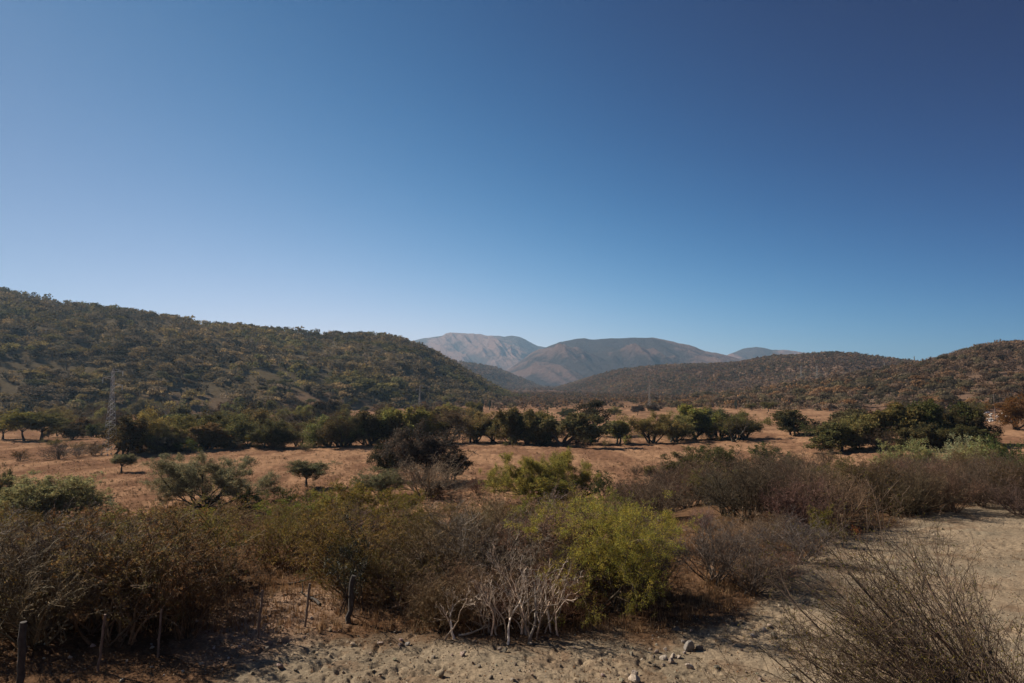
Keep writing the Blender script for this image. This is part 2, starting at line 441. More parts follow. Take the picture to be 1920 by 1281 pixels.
# ------------------------------------------------------------------ hills and mountains
def hill(name, ridge, toe, mat, nu=260, nv=70, spur=.16, spur_len=120, power=.85, seed=0, back=1.0, soil=None, gully_k=1.0, rough=.0, skew=0.0):
    """ridge: (px, py, depth) crest; toe: (px, depth) front foot. Returns a sampler of its front slope."""
    r = np.array(ridge, float); t = np.array(toe, float)
    u = np.linspace(r[0, 0], r[-1, 0], nu)
    py = np.interp(u, r[:, 0], r[:, 1]); dp = np.interp(u, r[:, 0], r[:, 2])
    ker = np.array([1, 2, 3, 2, 1.]) / 9
    py = np.convolve(np.pad(py, 2, 'edge'), ker, 'valid'); dp = np.convolve(np.pad(dp, 2, 'edge'), ker, 'valid')
    if soil is None: py = py + (fbm(u / 14, 0 * u + seed, seed + 5, 3) - .5) * 2.6
    td = np.interp(u, t[:, 0], t[:, 1])
    rays = np.array([ray(a, b) for a, b in zip(u, py)]); rays /= rays[:, 1:2]
    C = np.array([0, 0, CAMZ]) + rays * dp[:, None]
    TX = rays[:, 0] * td; TY = td
    v = np.concatenate([np.linspace(0, 1, nv), np.linspace(1, 2, 16)[1:]])
    X = np.empty((nu, len(v))); Y = X.copy(); Z = X.copy()
    tz = gz(TX, TY) - 3
    for j, vv in enumerate(v):
        h = vv if vv <= 1 else 2 - vv
        X[:, j] = TX + (C[:, 0] - TX) * vv if vv <= 1 else C[:, 0] + (C[:, 0] - TX) * (vv - 1) * back
        Y[:, j] = TY + (C[:, 1] - TY) * vv if vv <= 1 else C[:, 1] + (C[:, 1] - TY) * (vv - 1) * back
        s = 1 - (1 - h) ** (1 / power) if power < 1 else h ** power
        Z[:, j] = tz + (C[:, 2] - tz) * s
    env = np.sin(np.pi * np.clip(v, 0, 2) / 1.0) ** 1 * np.where(v <= 1, 1, -.6) * (1 if soil is None else sstep(.12, .5, np.where(v <= 1, v, 1)))
    H = (C[:, 2] - tz)[:, None]
    arc = np.concatenate([[0], np.cumsum(np.hypot(np.diff(C[:, 0]), np.diff(C[:, 1])))])[:, None] * np.ones((1, len(v)))
    sk = arc + skew * v[None, :] * spur_len
    if soil is None:
        rn = 0; am = 1; tot = 0
        for o_ in range(5):
            rn = rn + am * (1 - np.abs(2 * vnoise(sk / spur_len * 2 ** o_ + 3.7 * o_, v[None, :] * (1.1 * 1.6 ** o_) + 5.1 * o_ + 0 * arc, seed + 31 * o_) - 1)) ** 1.4; tot += am; am *= .56
        ridged = rn / tot * 2 - .75
    else: ridged = 1 - 2 * np.abs(fbm(sk / spur_len, v[None, :] * 1.3 + 0 * arc, seed + 3, 6, .58) - .5) * 2
    Z += env[None, :] * H * spur * (ridged - .35)
    if rough: Z += env[None, :] * H * rough * (fbm(X / spur_len * 3, Y / spur_len * 3, seed + 9, 4) - .5)
    nv2 = len(v); idx = np.arange(nu * nv2).reshape(nu, nv2)
    q = np.stack([idx[:-1, :-1], idx[1:, :-1], idx[1:, 1:], idx[:-1, 1:]], -1).reshape(-1, 4)
    me = make_mesh(name, np.stack([X, Y, Z], -1).reshape(-1, 3), quads=q, mat=mat, smooth=True)
    if soil is not None:
        at = me.attributes.new("soil", 'FLOAT_COLOR', 'POINT'); c = np.ones((nu * nv2, 4), np.float32)
        c[:, :3] = soil(X, Y, v[None, :] + 0 * X).reshape(-1, 3); at.data.foreach_set("color", c.ravel())
    else:
        at = me.attributes.new("gully", 'FLOAT', 'POINT')
        at.data.foreach_set("value", (((1 - ridged) * .80 - .12 + (1 - v[None, :]) * .26) * gully_k).astype(np.float32).ravel())
    structure(name, me)
    def sample(uu, vv):
        fu = uu * (nu - 1); iu = np.minimum(fu.astype(int), nu - 2); a = fu - iu
        fv = vv * (nv - 1); iv = np.minimum(fv.astype(int), nv - 2); b = fv - iv
        out = []
        for Q in (X, Y, Z):
            out.append((Q[iu, iv] * (1 - a) + Q[iu + 1, iv] * a) * (1 - b) + (Q[iu, iv + 1] * (1 - a) + Q[iu + 1, iv + 1] * a) * b)
        return np.stack(out, -1)
    # area weights for even scatter
    DU = np.hypot(np.diff(X, axis=0)[:, :nv - 1], np.diff(Y, axis=0)[:, :nv - 1]); DV = np.hypot(np.diff(X, axis=1)[:-1, :nv - 1], np.diff(Y, axis=1)[:-1, :nv - 1])
    Wt = (DU * DV)
    def scatter(n, rg):
        p = Wt.ravel() / Wt.sum(); k = rg.choice(len(p), n, p=p)
        iu, iv = np.divmod(k, nv - 1)
        uu = (iu + rg.random(n)) / (nu - 1); vv = (iv + rg.random(n)) / (nv - 1)
        return sample(np.clip(uu, 0, 1), np.clip(vv, 0, 1)), vv
    return sample, scatter, Wt.sum()

def soil_left(X, Y, v):
    red = np.array([.185, .115, .078]); dark = np.array([.105, .082, .052])
    n = fbm(X / 60, Y / 60, 101, 4)
    k = sstep(.02, .18, v + (n - .5) * .22 + .02 + .22 * sstep(-.56, -.64, X / Y))
    return red + (dark - red) * k[..., None]
def soil_right(X, Y, v):
    red = np.array([.19, .115, .078]); dark = np.array([.135, .088, .062])
    n = fbm(X / 90, Y / 90, 103, 4)
    return red + (dark - red) * sstep(.0, .25, v + (n - .5) * .3)[..., None]

L_RIDGE = [(-900, 470, 700), (-300, 512, 850), (0, 549, 900), (80, 562, 920), (150, 578, 930), (250, 593, 950), (400, 614, 980), (500, 623, 1000), (640, 630, 1050), (700, 632, 1080), (760, 642, 1120),
           (800, 657, 1150), (870, 697, 1200), (930, 730, 1250), (985, 756, 1300), (1040, 775, 1350)]
L_TOE = [(-900, 300), (0, 410), (300, 440), (500, 490), (700, 570), (850, 680), (930, 800), (985, 1000), (1040, 1300)]
left_hill = hill("hill", L_RIDGE, L_TOE, M_SOIL, spur=.13, spur_len=210, power=.8, seed=11, soil=soil_left)
R_RIDGE = [(1180, 770, 620), (1280, 757, 640), (1350, 748, 700), (1450, 730, 720), (1560, 715, 740), (1650, 701, 760), (1700, 690, 780), (1750, 682, 800), (1800, 665, 820), (1850, 652, 840), (1920, 648, 850), (2200, 632, 850), (2800, 560, 800)]
R_TOE = [(1180, 560), (1350, 480), (1500, 430), (1700, 380), (1920, 360), (2800, 300)]
right_hill = hill("hill", R_RIDGE, R_TOE, M_SOIL, spur=.14, spur_len=170, power=.85, seed=23, soil=soil_right)
M_RIDGE = [(960, 748, 2800), (1020, 735, 2600), (1060, 724, 2400), (1110, 708, 2200), (1150, 697, 2100), (1220, 688, 2000), (1300, 685, 1900), (1380, 683, 1800), (1440, 671, 1700), (1500, 667, 1650), (1560, 664, 1600), (1620, 668, 1550), (1700, 679, 1500), (1760, 686, 1500), (1850, 690, 1500), (2050, 690, 1500)]
M_TOE = [(960, 2400), (1150, 1450), (1300, 1100), (1500, 950), (1700, 900), (2050, 900)]
mid_hill = hill("hill", M_RIDGE, M_TOE, M_SOIL, spur=.16, spur_len=300, power=.85, seed=37, soil=soil_right)
V_RIDGE = [(700, 668, 3000), (820, 674, 3000), (880, 681, 3000), (930, 690, 3100), (970, 707, 3200), (1010, 724, 3400), (1060, 738, 3500)]
V_TOE = [(700, 2200), (900, 2300), (1010, 2800), (1060, 3300)]
val_hill = hill("hill", V_RIDGE, V_TOE, M_SOIL, spur=.14, spur_len=300, power=.85, seed=41, soil=soil_right)

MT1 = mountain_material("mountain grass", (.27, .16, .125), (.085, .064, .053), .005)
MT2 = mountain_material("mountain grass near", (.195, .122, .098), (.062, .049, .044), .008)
A_RIDGE = [(620, 668, 9400), (700, 655, 9200), (760, 642, 9000), (795, 635, 9000), (812, 632, 9000), (830, 629, 9000), (836, 625, 9000), (848, 623.5, 9000), (862, 625, 9000), (875, 626, 9000), (884, 628, 9000), (900, 625.5, 9000), (914, 629, 9000), (930, 630, 9000), (945, 632, 9000), (960, 629.5, 9000), (975, 632, 9000), (990, 639, 9000), (1008, 648, 9000), (1030, 652, 9000), (1100, 668, 9000), (1180, 690, 9000)]
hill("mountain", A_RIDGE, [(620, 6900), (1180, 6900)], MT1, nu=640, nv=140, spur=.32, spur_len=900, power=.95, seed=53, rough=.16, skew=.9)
B_RIDGE = [(860, 735, 5600), (920, 712, 5800), (950, 695, 6000), (975, 678, 6000), (1000, 661, 6000), (1030, 648, 6000), (1060, 639, 6000), (1080, 636, 6000), (1096, 634.5, 6000), (1110, 636.5, 6000), (1150, 634, 6000), (1185, 633.5, 6000), (1210, 633, 6000), (1222, 632.5, 6000), (1250, 639, 6000), (1290, 649, 6000), (1330, 660, 6000), (1345, 662, 6000), (1365, 668, 6000), (1400, 680, 6000), (1500, 705, 6000), (1600, 735, 5900)]
hill("mountain", B_RIDGE, [(860, 4900), (1000, 4300), (1250, 4200), (1600, 4600)], MT2, nu=760, nv=170, spur=.36, spur_len=560, power=.9, seed=67, rough=.14, skew=2.2)
C_RIDGE = [(1290, 690, 8500), (1350, 670, 8500), (1372, 663, 8500), (1392, 654, 8500), (1415, 651, 8500), (1432, 652, 8500), (1450, 656, 8500), (1475, 657, 8500), (1490, 658.5, 8500), (1540, 666, 8500), (1640, 690, 8500)]
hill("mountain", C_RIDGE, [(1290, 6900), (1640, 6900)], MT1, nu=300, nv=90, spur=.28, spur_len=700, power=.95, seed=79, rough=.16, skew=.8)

# ------------------------------------------------------------------ haze over the valley
def build_haze():
    x, y0, y1, zb, zt = 12600, -12600, 12600, -30, 900
    V = [(-x, y0, zb), (x, y0, zb), (x, y1, zb), (-x, y1, zb), (-x, y0, zt), (x, y0, zt), (x, y1, zt), (-x, y1, zt)]
    q = [(0, 3, 2, 1), (4, 5, 6, 7), (0, 1, 5, 4), (1, 2, 6, 5), (2, 3, 7, 6), (3, 0, 4, 7)]
    m, t, o = nodes("haze")
    v = N(t, "ShaderNodeVolumePrincipled"); v.inputs['Density'].default_value = HAZE_DENSITY
    v.inputs['Color'].default_value = (.46, .71, 1.0, 1); v.inputs['Anisotropy'].default_value = .3
    t.links.new(v.outputs[0], o.inputs['Volume'])
    h = link("haze", make_mesh("haze", np.array(V, float), quads=np.array(q), mat=m)); h["kind"] = "stuff"
if HAZE_DENSITY: build_haze()

# ------------------------------------------------------------------ far trees
def blob_tree(rg, nleaf, ls, trunk=True, flat=.75, open_=.55):
    """one small tree 1 m high and about 1.1 m wide as a scatter of leaf clumps on several lobes"""
    nl = rg.integers(4, 8)
    lob = np.stack([rg.normal(0, .17, nl), rg.normal(0, .17, nl), rg.uniform(.5, .74, nl) if trunk else rg.uniform(.14, .64, nl)], 1); lr = rg.uniform(.22, .36, nl)
    k = rg.integers(0, nl, nleaf); d = unit(rg.normal(size=(nleaf, 3))); d[:, 2] = np.where(d[:, 2] < -.2, -d[:, 2] * .6, d[:, 2]) if trunk else d[:, 2]
    C = lob[k] + d * (lr[k] * rg.uniform(open_, 1.05, nleaf))[:, None] * np.array([1.15, 1.15, flat])
    nrm = unit(d + rg.normal(size=d.shape) * .33)
    a = unit(np.cross(nrm, rg.normal(size=d.shape))); b = np.cross(nrm, a)
    s = (ls * rg.uniform(.6, 1.35, nleaf))[:, None]
    v = np.stack([C - a * s, C + b * s * .7, C + a * s, C - b * s * .7], 1).reshape(-1, 3)
    tint = (rg.uniform(.7, 1.2, nl)[k] * rg.uniform(.85, 1.15, nleaf))[:, None] * np.ones(3)
    g = Geo(); g.add(v, np.arange(nleaf * 4).reshape(-1, 4), tint)
    tr = Geo()
    if trunk:
        for j in range(nl):
            e = lob[j]
            bar(tr, (0, 0, -.12), tuple(e * .55), .022, 3, .014); bar(tr, tuple(e * .55), tuple(e), .013, 3, .005)
    return g, tr

GREENS = 1.95 * np.array([[1.15, .97, .93]]) * np.array([[.062, .066, .026], [.050, .056, .026], [.080, .078, .030], [.046, .050, .028], [.095, .085, .034], [.080, .072, .038], [.090, .078, .042], [.068, .062, .044], [.12, .10, .05], [.055, .052, .034]])
BROWNS = 1.45 * np.array([[1.08, 1.0, .92]]) * np.array([[.105, .076, .056], [.098, .072, .058], [.115, .080, .054], [.085, .068, .052], [.13, .085, .052], [.078, .068, .044], [.090, .078, .048], [.112, .085, .066], [.15, .095, .052], [.066, .058, .042]])

def woodland_points(hillinfo, n, rg, palette, hmin, hmax, clear=None, thin=None):
    P, v = hillinfo[1](n, rg)
    keep = np.ones(n, bool)
    if clear is not None: keep &= rg.random(n) < clear(P, v)
    P, v = P[keep], v[keep]
    h = rg.uniform(hmin, hmax, len(P)) * (1 + .25 * (rg.random(len(P)) > .9))
    patch = fbm(P[:, 0] / 70, P[:, 1] / 70, 131, 3)
    c = palette[np.clip((patch - .25) * 2 * len(palette) + rg.normal(0, 2.2, len(P)), 0, len(palette) - 1).astype(int)]
    c = c * (rg.uniform(.65, 1.4, (len(P), 1)) if palette is GREENS else rg.uniform(.8, 1.22, (len(P), 1)))
    c = c * (.55 + .9 * fbm(P[:, 0] / 110, P[:, 1] / 160, 137, 3))[:, None]
    return P, h, c

def stuff_woods(name, P, h, c, protos, rg):
    order = rg.integers(0, len(protos), len(P)); Vs = []; Cs = []
    for i, (g, tr) in enumerate(protos):
        s = np.where(order == i)[0]
        if not len(s): continue
        v = np.concatenate(g.v); tint = np.concatenate(g.c)
        a = rg.uniform(0, 6.28, len(s)); ca, sa = np.cos(a), np.sin(a); wd = h[s] * rg.uniform(.95, 1.3, len(s))
        x = (v[None, :, 0] * ca[:, None] - v[None, :, 1] * sa[:, None]) * wd[:, None]; y = (v[None, :, 0] * sa[:, None] + v[None, :, 1] * ca[:, None]) * wd[:, None]
        z = v[None, :, 2] * h[s][:, None]
        Vs.append((np.stack([x, y, z], -1) + P[s][:, None]).reshape(-1, 3)); Cs.append((tint[None] * c[s][:, None]).reshape(-1, 3))
    V = np.concatenate(Vs); q = np.arange(len(V)).reshape(-1, 4)
    o = link(name, make_mesh(name, V, quads=q, mat=M_WOODS, tint=np.concatenate(Cs))); o["kind"] = "stuff"
    return o

rg = np.random.default_rng(101)
hi = [blob_tree(rg, 330, .055) for _ in range(10)]
lo = [blob_tree(rg, 75, .10, False) for _ in range(9)]
xlo = [blob_tree(rg, 22, .17, False) for _ in range(6)]
hi_mesh = [(tr.mesh("trunk", M_BARK), g.mesh("crown", M_LEAF)) for g, tr in hi]

def clear_left(P, v):
    n = fbm(P[:, 0] / 60, P[:, 1] / 60, 101, 4)
    return (1 - .8 * sstep(.58, .66, fbm(P[:, 0] / 38, P[:, 1] / 75, 107, 3))) * np.clip(sstep(.03, .15, v + (n - .5) * .24 + .25 * sstep(-.56, -.64, P[:, 0] / P[:, 1])) + .10, 0, 1)
def clear_right(P, v):
    return (1 - .75 * sstep(.56, .66, fbm(P[:, 0] / 38, P[:, 1] / 75, 109, 3))) * np.clip(sstep(-.05, .2, v) + .25, 0, 1)

def individuals(P, h, c, n, label_fn, group, rg):
    px, py, f = project(P)
    size = h / f; size[(px < -20) | (px > 1940) | (f < 10)] = 0
    near = np.argsort(-size)[:n]
    for i in near:
        o = thing("hillside_tree", label_fn(c[i]), "tree", P[i], rg.uniform(0, 6.28), group); wd = h[i] * rg.uniform(.95, 1.3); o.scale = (wd, wd, h[i])
        for pn, me, cc in zip(("trunk", "crown"), hi_mesh[rg.integers(0, len(hi_mesh))], ((.08, .062, .05), c[i])):
            ch = link(pn, me, o); ch.color = (*cc, 1)
    keep = np.ones(len(P), bool); keep[near] = False
    return keep

P, h, c = woodland_points(left_hill, 9000, rg, GREENS, 6.0, 11.5, clear_left)
def lab_left(col):
    if col[0] > col[1] * 1.15: return "brownish round-crowned tree low on the wooded left hillside"
    return "olive green round-crowned tree low on the wooded left hillside"
k = individuals(P, h, c, 230, lab_left, "trees low on the left hillside", rg)
P1, h1, c1 = P[k], h[k], c[k]
P, h, c = woodland_points(right_hill, 6200, rg, BROWNS, 4.5, 9.0, clear_right)
def lab_right(col):
    if col[0] > col[1] * 1.5: return "rusty brown round-crowned tree low on the right hillside"
    return "dull olive round-crowned tree low on the right hillside"
k = individuals(P, h, c, 150, lab_right, "trees low on the right hillside", rg)
P2, h2, c2 = P[k], h[k], c[k]
Pa, ha, ca = np.concatenate([P1, P2]), np.concatenate([h1, h2]), np.concatenate([c1, c2])
px, py, f = project(Pa); vis = (px > -80) & (px < 2000) | (rg.random(len(Pa)) < .25)
stuff_woods("woodland", Pa[vis], ha[vis], ca[vis], lo, rg)
P3, h3, c3 = woodland_points(mid_hill, 15000, rg, BROWNS, 5, 9.5)
P4, h4, c4 = woodland_points(val_hill, 3500, rg, BROWNS, 7, 12)
# trees of the valley floor between 500 m and 4.5 km
nv_ = 12000
rr = np.sqrt(rg.uniform(600 ** 2, 4200 ** 2, nv_)); rr = np.where(rg.random(nv_) < .45, rg.uniform(560, 1500, nv_), rr); aa = np.radians(rg.uniform(-14, 42, nv_))
P5 = np.stack([rr * np.sin(aa), rr * np.cos(aa), np.zeros(nv_)], 1); P5[:, 2] = gz(P5[:, 0], P5[:, 1])
kk = rg.random(nv_) < (.35 + .65 * sstep(560, 900, rr)); P5 = P5[kk]; rr = rr[kk]
h5 = rg.uniform(4, 8, len(P5)) * np.where(rr > 2000, 1.5, 1)
c5 = BROWNS[rg.integers(0, len(BROWNS), len(P5))] * .85
Pb, hb, cb = np.concatenate([P3, P4, P5]), np.concatenate([h3, h4, h5]), np.concatenate([c3, c4, c5])
stuff_woods("woodland", Pb, hb, cb, xlo, rg)

# ------------------------------------------------------------------ plant kinds
KINDS = {}
def kind(name, wood_geo, leaf_geo=None, leaf_name="foliage", wood_name="branches", leaf_mat=None, extra=None):
    v = np.concatenate(wood_geo.v)
    parts = [(wood_name, wood_geo.mesh(wood_name, M_BARK, smooth=True))]
    if leaf_geo is not None:
        parts.append((leaf_name, leaf_geo.mesh(leaf_name, leaf_mat or M_LEAF)))
        v = np.concatenate([v] + leaf_geo.v)
    if extra: parts += extra
    hgt = np.percentile(v[:, 2], 99.5); wid = (np.percentile(v[:, 0], 98.5) - np.percentile(v[:, 0], 1.5) + np.percentile(v[:, 1], 98.5) - np.percentile(v[:, 1], 1.5)) / 2
    KINDS.setdefault(name, []).append((parts, hgt, wid))

TW = dict(k=4, wig=.22, up=.05, rmin=.0058)
def mk_thorn(seed, per=8, leaf=.058, wl=.027, stems=13):
    rg = np.random.default_rng(seed)
    sk = grow(rg, stems, 3.0, (5, 50), .042, [dict(n=7, ratio=.55, ang=(20, 55), k=6, wig=.2, up=.05, t0=.22, rr=.66), dict(n=5, ratio=.5, ang=(25, 70), k=5, wig=.24, up=.04, t0=.2, rr=.66, rmin=.006), dict(n=3, ratio=.5, ang=(25, 70), t0=.2, **TW)], wig0=.15, up0=.05, base=.18)
    return wood(sk, rg), leafage(sk, rg, per, leaf, wl, .02) if per else None
for s in range(5): kind("thorn_shrub", *mk_thorn(200 + s))
def mk_dome(seed):
    rg = np.random.default_rng(seed)
    sk = grow(rg, 20, 3.0, (4, 60), .040, [dict(n=8, ratio=.55, ang=(15, 50), k=6, wig=.17, up=.06, t0=.2, rr=.66), dict(n=6, ratio=.5, ang=(20, 60), k=5, wig=.22, up=.05, t0=.2, rr=.66, rmin=.006), dict(n=3, ratio=.5, ang=(20, 65), t0=.2, k=4, wig=.24, up=.06, rmin=.0055)], wig0=.13, up0=.05, base=.2)
    return wood(sk, rg)
for s in range(4): kind("bare_shrub", mk_dome(220 + s))
def mk_green(seed, stems=18, L=3.4, per=17):
    rg = np.random.default_rng(seed)
    sk = grow(rg, stems, L, (8, 62), .05, [dict(n=8, ratio=.5, ang=(20, 60), k=6, wig=.2, up=.02, t0=.25), dict(n=7, ratio=.5, ang=(25, 70), k=5, wig=.25, up=-.02, t0=.2), dict(n=4, ratio=.55, ang=(20, 65), k=4, wig=.25, up=-.06, t0=.15, rmin=.003)], wig0=.16, up0=.05, base=.25)
    return wood(sk, rg), leafage(sk, rg, per, .046, .016, .035, upbias=.1, tcol=.38)
for s in range(2): kind("green_shrub", *mk_green(240 + s))
def mk_leafy(seed, per=8, leaf=.09):
    rg = np.random.default_rng(seed)
    sk = grow(rg, 12, 2.0, (5, 60), .03, [dict(n=7, ratio=.5, ang=(20, 60), k=5, wig=.2, up=.06, t0=.2), dict(n=6, ratio=.5, ang=(25, 70), k=4, wig=.2, up=.06, t0=.2, rmin=.004)], wig0=.15, up0=.06, base=.25)
    return wood(sk, rg), leafage(sk, rg, per, leaf, leaf * .5, .035)
for s in range(3): kind("leafy_shrub", *mk_leafy(250 + s))
def mk_soft(seed, per=8, leaf=.10):
    rg = np.random.default_rng(seed)
    sk = grow(rg, 12, 2.7, (6, 62), .04, [dict(n=8, ratio=.5, ang=(20, 60), k=6, wig=.16, up=.05, t0=.18), dict(n=7, ratio=.5, ang=(25, 65), k=5, wig=.2, up=.05, t0=.2), dict(n=4, ratio=.5, ang=(25, 65), k=4, wig=.2, up=.05, t0=.2, rmin=.005)], wig0=.14, up0=.05, base=.25)
    return wood(sk, rg), leafage(sk, rg, per, leaf, leaf * .38, .04)
for s in range(3): kind("soft_shrub", *mk_soft(255 + s))
def mk_glossy(seed):
    rg = np.random.default_rng(seed)
    sk = grow(rg, 7, 3.4, (2, 26), .035, [dict(n=8, ratio=.3, ang=(25, 60), k=5, wig=.2, up=.08, t0=.2), dict(n=4, ratio=.5, ang=(25, 70), k=4, wig=.2, up=.05, t0=.2, rmin=.004)], wig0=.12, up0=.04, base=.2)
    return wood(sk, rg), leafage(sk, rg, 7, .085, .05, .03)
kind("glossy_shrub", *mk_glossy(260), leaf_mat=M_GLOSSY); kind("glossy_shrub", *mk_glossy(261), leaf_mat=M_GLOSSY)
def mk_pale(seed, stems):
    rg = np.random.default_rng(seed)
    sk = grow(rg, stems, 2.4, (4, 36), .050, [dict(n=5, ratio=.62, ang=(14, 42), k=8, wig=.17, up=.09, t0=.22, rr=.7), dict(n=4, ratio=.5, ang=(18, 50), k=6, wig=.2, up=.07, t0=.3, rmin=.006), dict(n=3, ratio=.5, ang=(20, 55), k=4, wig=.2, up=.05, t0=.3, rmin=.0045)], k0=11, wig0=.2, up0=.10, base=.14)
    return wood(sk, rg)
for s, n in ((270, 2), (271, 3), (272, 1), (273, 4)): kind("pale_stemmed_shrub", mk_pale(s, n))
# umbrella acacia
def mk_acacia(seed, L=3.0, per=9, leaf=.12):
    rg = np.random.default_rng(seed)
    sk = grow(rg, 1, L * .42, (2, 8), .10, [dict(n=16, ratio=1.3, ang=(10, 50), k=7, wig=.07, up=.0, t0=.62, rr=.6), dict(n=11, ratio=.62, ang=(12, 55), k=5, wig=.12, up=.04, t0=.35), dict(n=7, ratio=.42, ang=(25, 60), k=4, wig=.2, up=.02, t0=.35, rmin=.006)], k0=5, wig0=.06, base=.02)
    return wood(sk, rg), leafage(sk, rg, per, leaf, leaf * .3, .05, tcol=.2)
for s in range(3): kind("acacia", *mk_acacia(280 + s), wood_name="trunk", leaf_name="crown")
# dense trees of the wooded stream
def mk_tree(seed, stems=4, L=4.6, per=9, leaf=.29, lean=(6, 46), wd=.6):
    rg = np.random.default_rng(seed)
    sk = grow(rg, stems, L, lean, .17, [dict(n=8, ratio=.62, ang=(30, 75), k=7, wig=.18, up=.06, t0=.25, rr=.6), dict(n=7, ratio=.5, ang=(25, 75), k=5, wig=.2, up=.03, t0=.2), dict(n=5, ratio=.5, ang=(25, 80), k=4, wig=.25, up=-.02, t0=.2, rmin=.012)], k0=7, wig0=.13, up0=.05, base=.3)
    return wood(sk, rg), leafage(sk, rg, per, leaf, leaf * wd, .16, upbias=.15, tcol=.32)
for s in range(6): kind("dense_tree", *mk_tree(300 + s, 3 + s % 3), wood_name="trunk", leaf_name="crown")
for s in range(4): kind("feathery_tree", *mk_tree(310 + s, 6, 4.4, 9, .20, (10, 58), .42), wood_name="trunk", leaf_name="crown")
def mk_forked(seed):
    rg = np.random.default_rng(seed)
    sk = grow(rg, 3, 4.6, (18, 52), .26, [dict(n=7, ratio=.6, ang=(30, 70), k=7, wig=.18, up=.06, t0=.4, rr=.6), dict(n=7, ratio=.5, ang=(25, 75), k=5, wig=.2, up=.03, t0=.25), dict(n=5, ratio=.5, ang=(25, 80), k=4, wig=.25, up=-.02, t0=.2, rmin=.012)], k0=7, wig0=.16, up0=.05, base=.15)
    return wood(sk, rg), leafage(sk, rg, 11, .30, .18, .16, upbias=.15)
kind("forked_tree", *mk_forked(318), wood_name="trunk", leaf_name="crown")
def mk_spread(seed):
    rg = np.random.default_rng(seed)
    sk = grow(rg, 11, 5.0, (16, 78), .10, [dict(n=9, ratio=.5, ang=(20, 58), k=7, wig=.16, up=.06, t0=.25), dict(n=8, ratio=.5, ang=(20, 65), k=5, wig=.2, up=.05, t0=.2), dict(n=8, ratio=.5, ang=(20, 60), k=4, wig=.2, up=.05, t0=.2, rmin=.008)], k0=9, wig0=.14, up0=.05, base=.3)
    return wood(sk, rg), leafage(sk, rg, 15, .12, .036, .09)
kind("spreading_tree", *mk_spread(340), wood_name="trunk", leaf_name="crown"); kind("spreading_tree", *mk_spread(341), wood_name="trunk", leaf_name="crown")
def mk_baretree(seed):
    rg = np.random.default_rng(seed)
    sk = grow(rg, 4, 5.0, (12, 48), .15, [dict(n=7, ratio=.6, ang=(20, 50), k=6, wig=.14, up=.05, t0=.3), dict(n=7, ratio=.5, ang=(20, 60), k=5, wig=.2, up=.03, t0=.25), dict(n=5, ratio=.5, ang=(20, 60), k=4, wig=.2, up=.03, t0=.2, rmin=.013)], wig0=.1, up0=.05, base=.15)
    return wood(sk, rg), leafage(sk, rg, 2, .16, .05, .08)
for s in range(3): kind("bare_tree", *mk_baretree(320 + s), wood_name="trunk", leaf_name="twig_leaves")
def mk_tall(seed):
    rg = np.random.default_rng(seed)
    sk = grow(rg, 2, 7.5, (3, 16), .26, [dict(n=7, ratio=.45, ang=(35, 70), k=7, wig=.2, up=.06, t0=.5), dict(n=6, ratio=.5, ang=(25, 70), k=5, wig=.22, up=.04, t0=.4), dict(n=5, ratio=.5, ang=(25, 80), k=4, wig=.25, up=0, t0=.3, rmin=.012)], wig0=.14, up0=.02, base=.1)
    return wood(sk, rg), leafage(sk, rg, 8, .26, .14, .18)
kind("tall_tree", *mk_tall(330), wood_name="trunk", leaf_name="crown")

def place(knd, name, label, loc, hgt, wid=None, group=None, leafcol=None, barkcol=(.10, .08, .065), rz=None, variant=None, cat="shrub", tilt=None, rg=rng):
    vs = KINDS[knd]; parts, ph, pw = vs[rg.integers(0, len(vs)) if variant is None else variant]
    o = thing(name, label, cat, tuple(map(float, loc)), rg.uniform(0, 6.28) if rz is None else rz, group)
    sz = hgt / ph; sx = sz if wid is None else wid / pw
    sx = min(max(sx, sz * .6), sz * 1.9)
    o.scale = (sx, sx, sz)
    if tilt: o.rotation_euler = (tilt[0], tilt[1], o.rotation_euler[2])
    for i, (pn, me) in enumerate(parts):
        ch = link(pn, me, o)
        ch.color = (*(barkcol if i == 0 else (leafcol or (.06, .06, .03))), 1)
    return o

def jit(c, a, rg=rng): return tuple(np.clip(np.array(c) * rg.uniform(1 - a, 1 + a) * rg.uniform(1 - a * .4, 1 + a * .4, 3), 0, 1))

def at_px(knd, name, label, px, by, ty, wpx=None, group=None, **kw):
    """stand a plant where the photograph shows its foot; height and width follow from its distance"""
    p = gp(px, by); f = project(p)[2]
    return place(knd, name, label, p, (by - ty) / FPX * f, None if wpx is None else wpx / FPX * f, group, **kw)

OLIVE = (.195, .162, .06); DKGREEN = (.105, .095, .040); MIDGREEN = (.155, .142, .048); YGREEN = (.135, .125, .026); GREYGREEN = (.17, .16, .085); BROWNLEAF = (.085, .058, .030)
PALEGREEN = (.27, .275, .115); DARKBARK = (.055, .042, .035); GREYBARK = (.215, .155, .098); BROWNBARK = (.18, .115, .062); REDBARK = (.17, .085, .05)

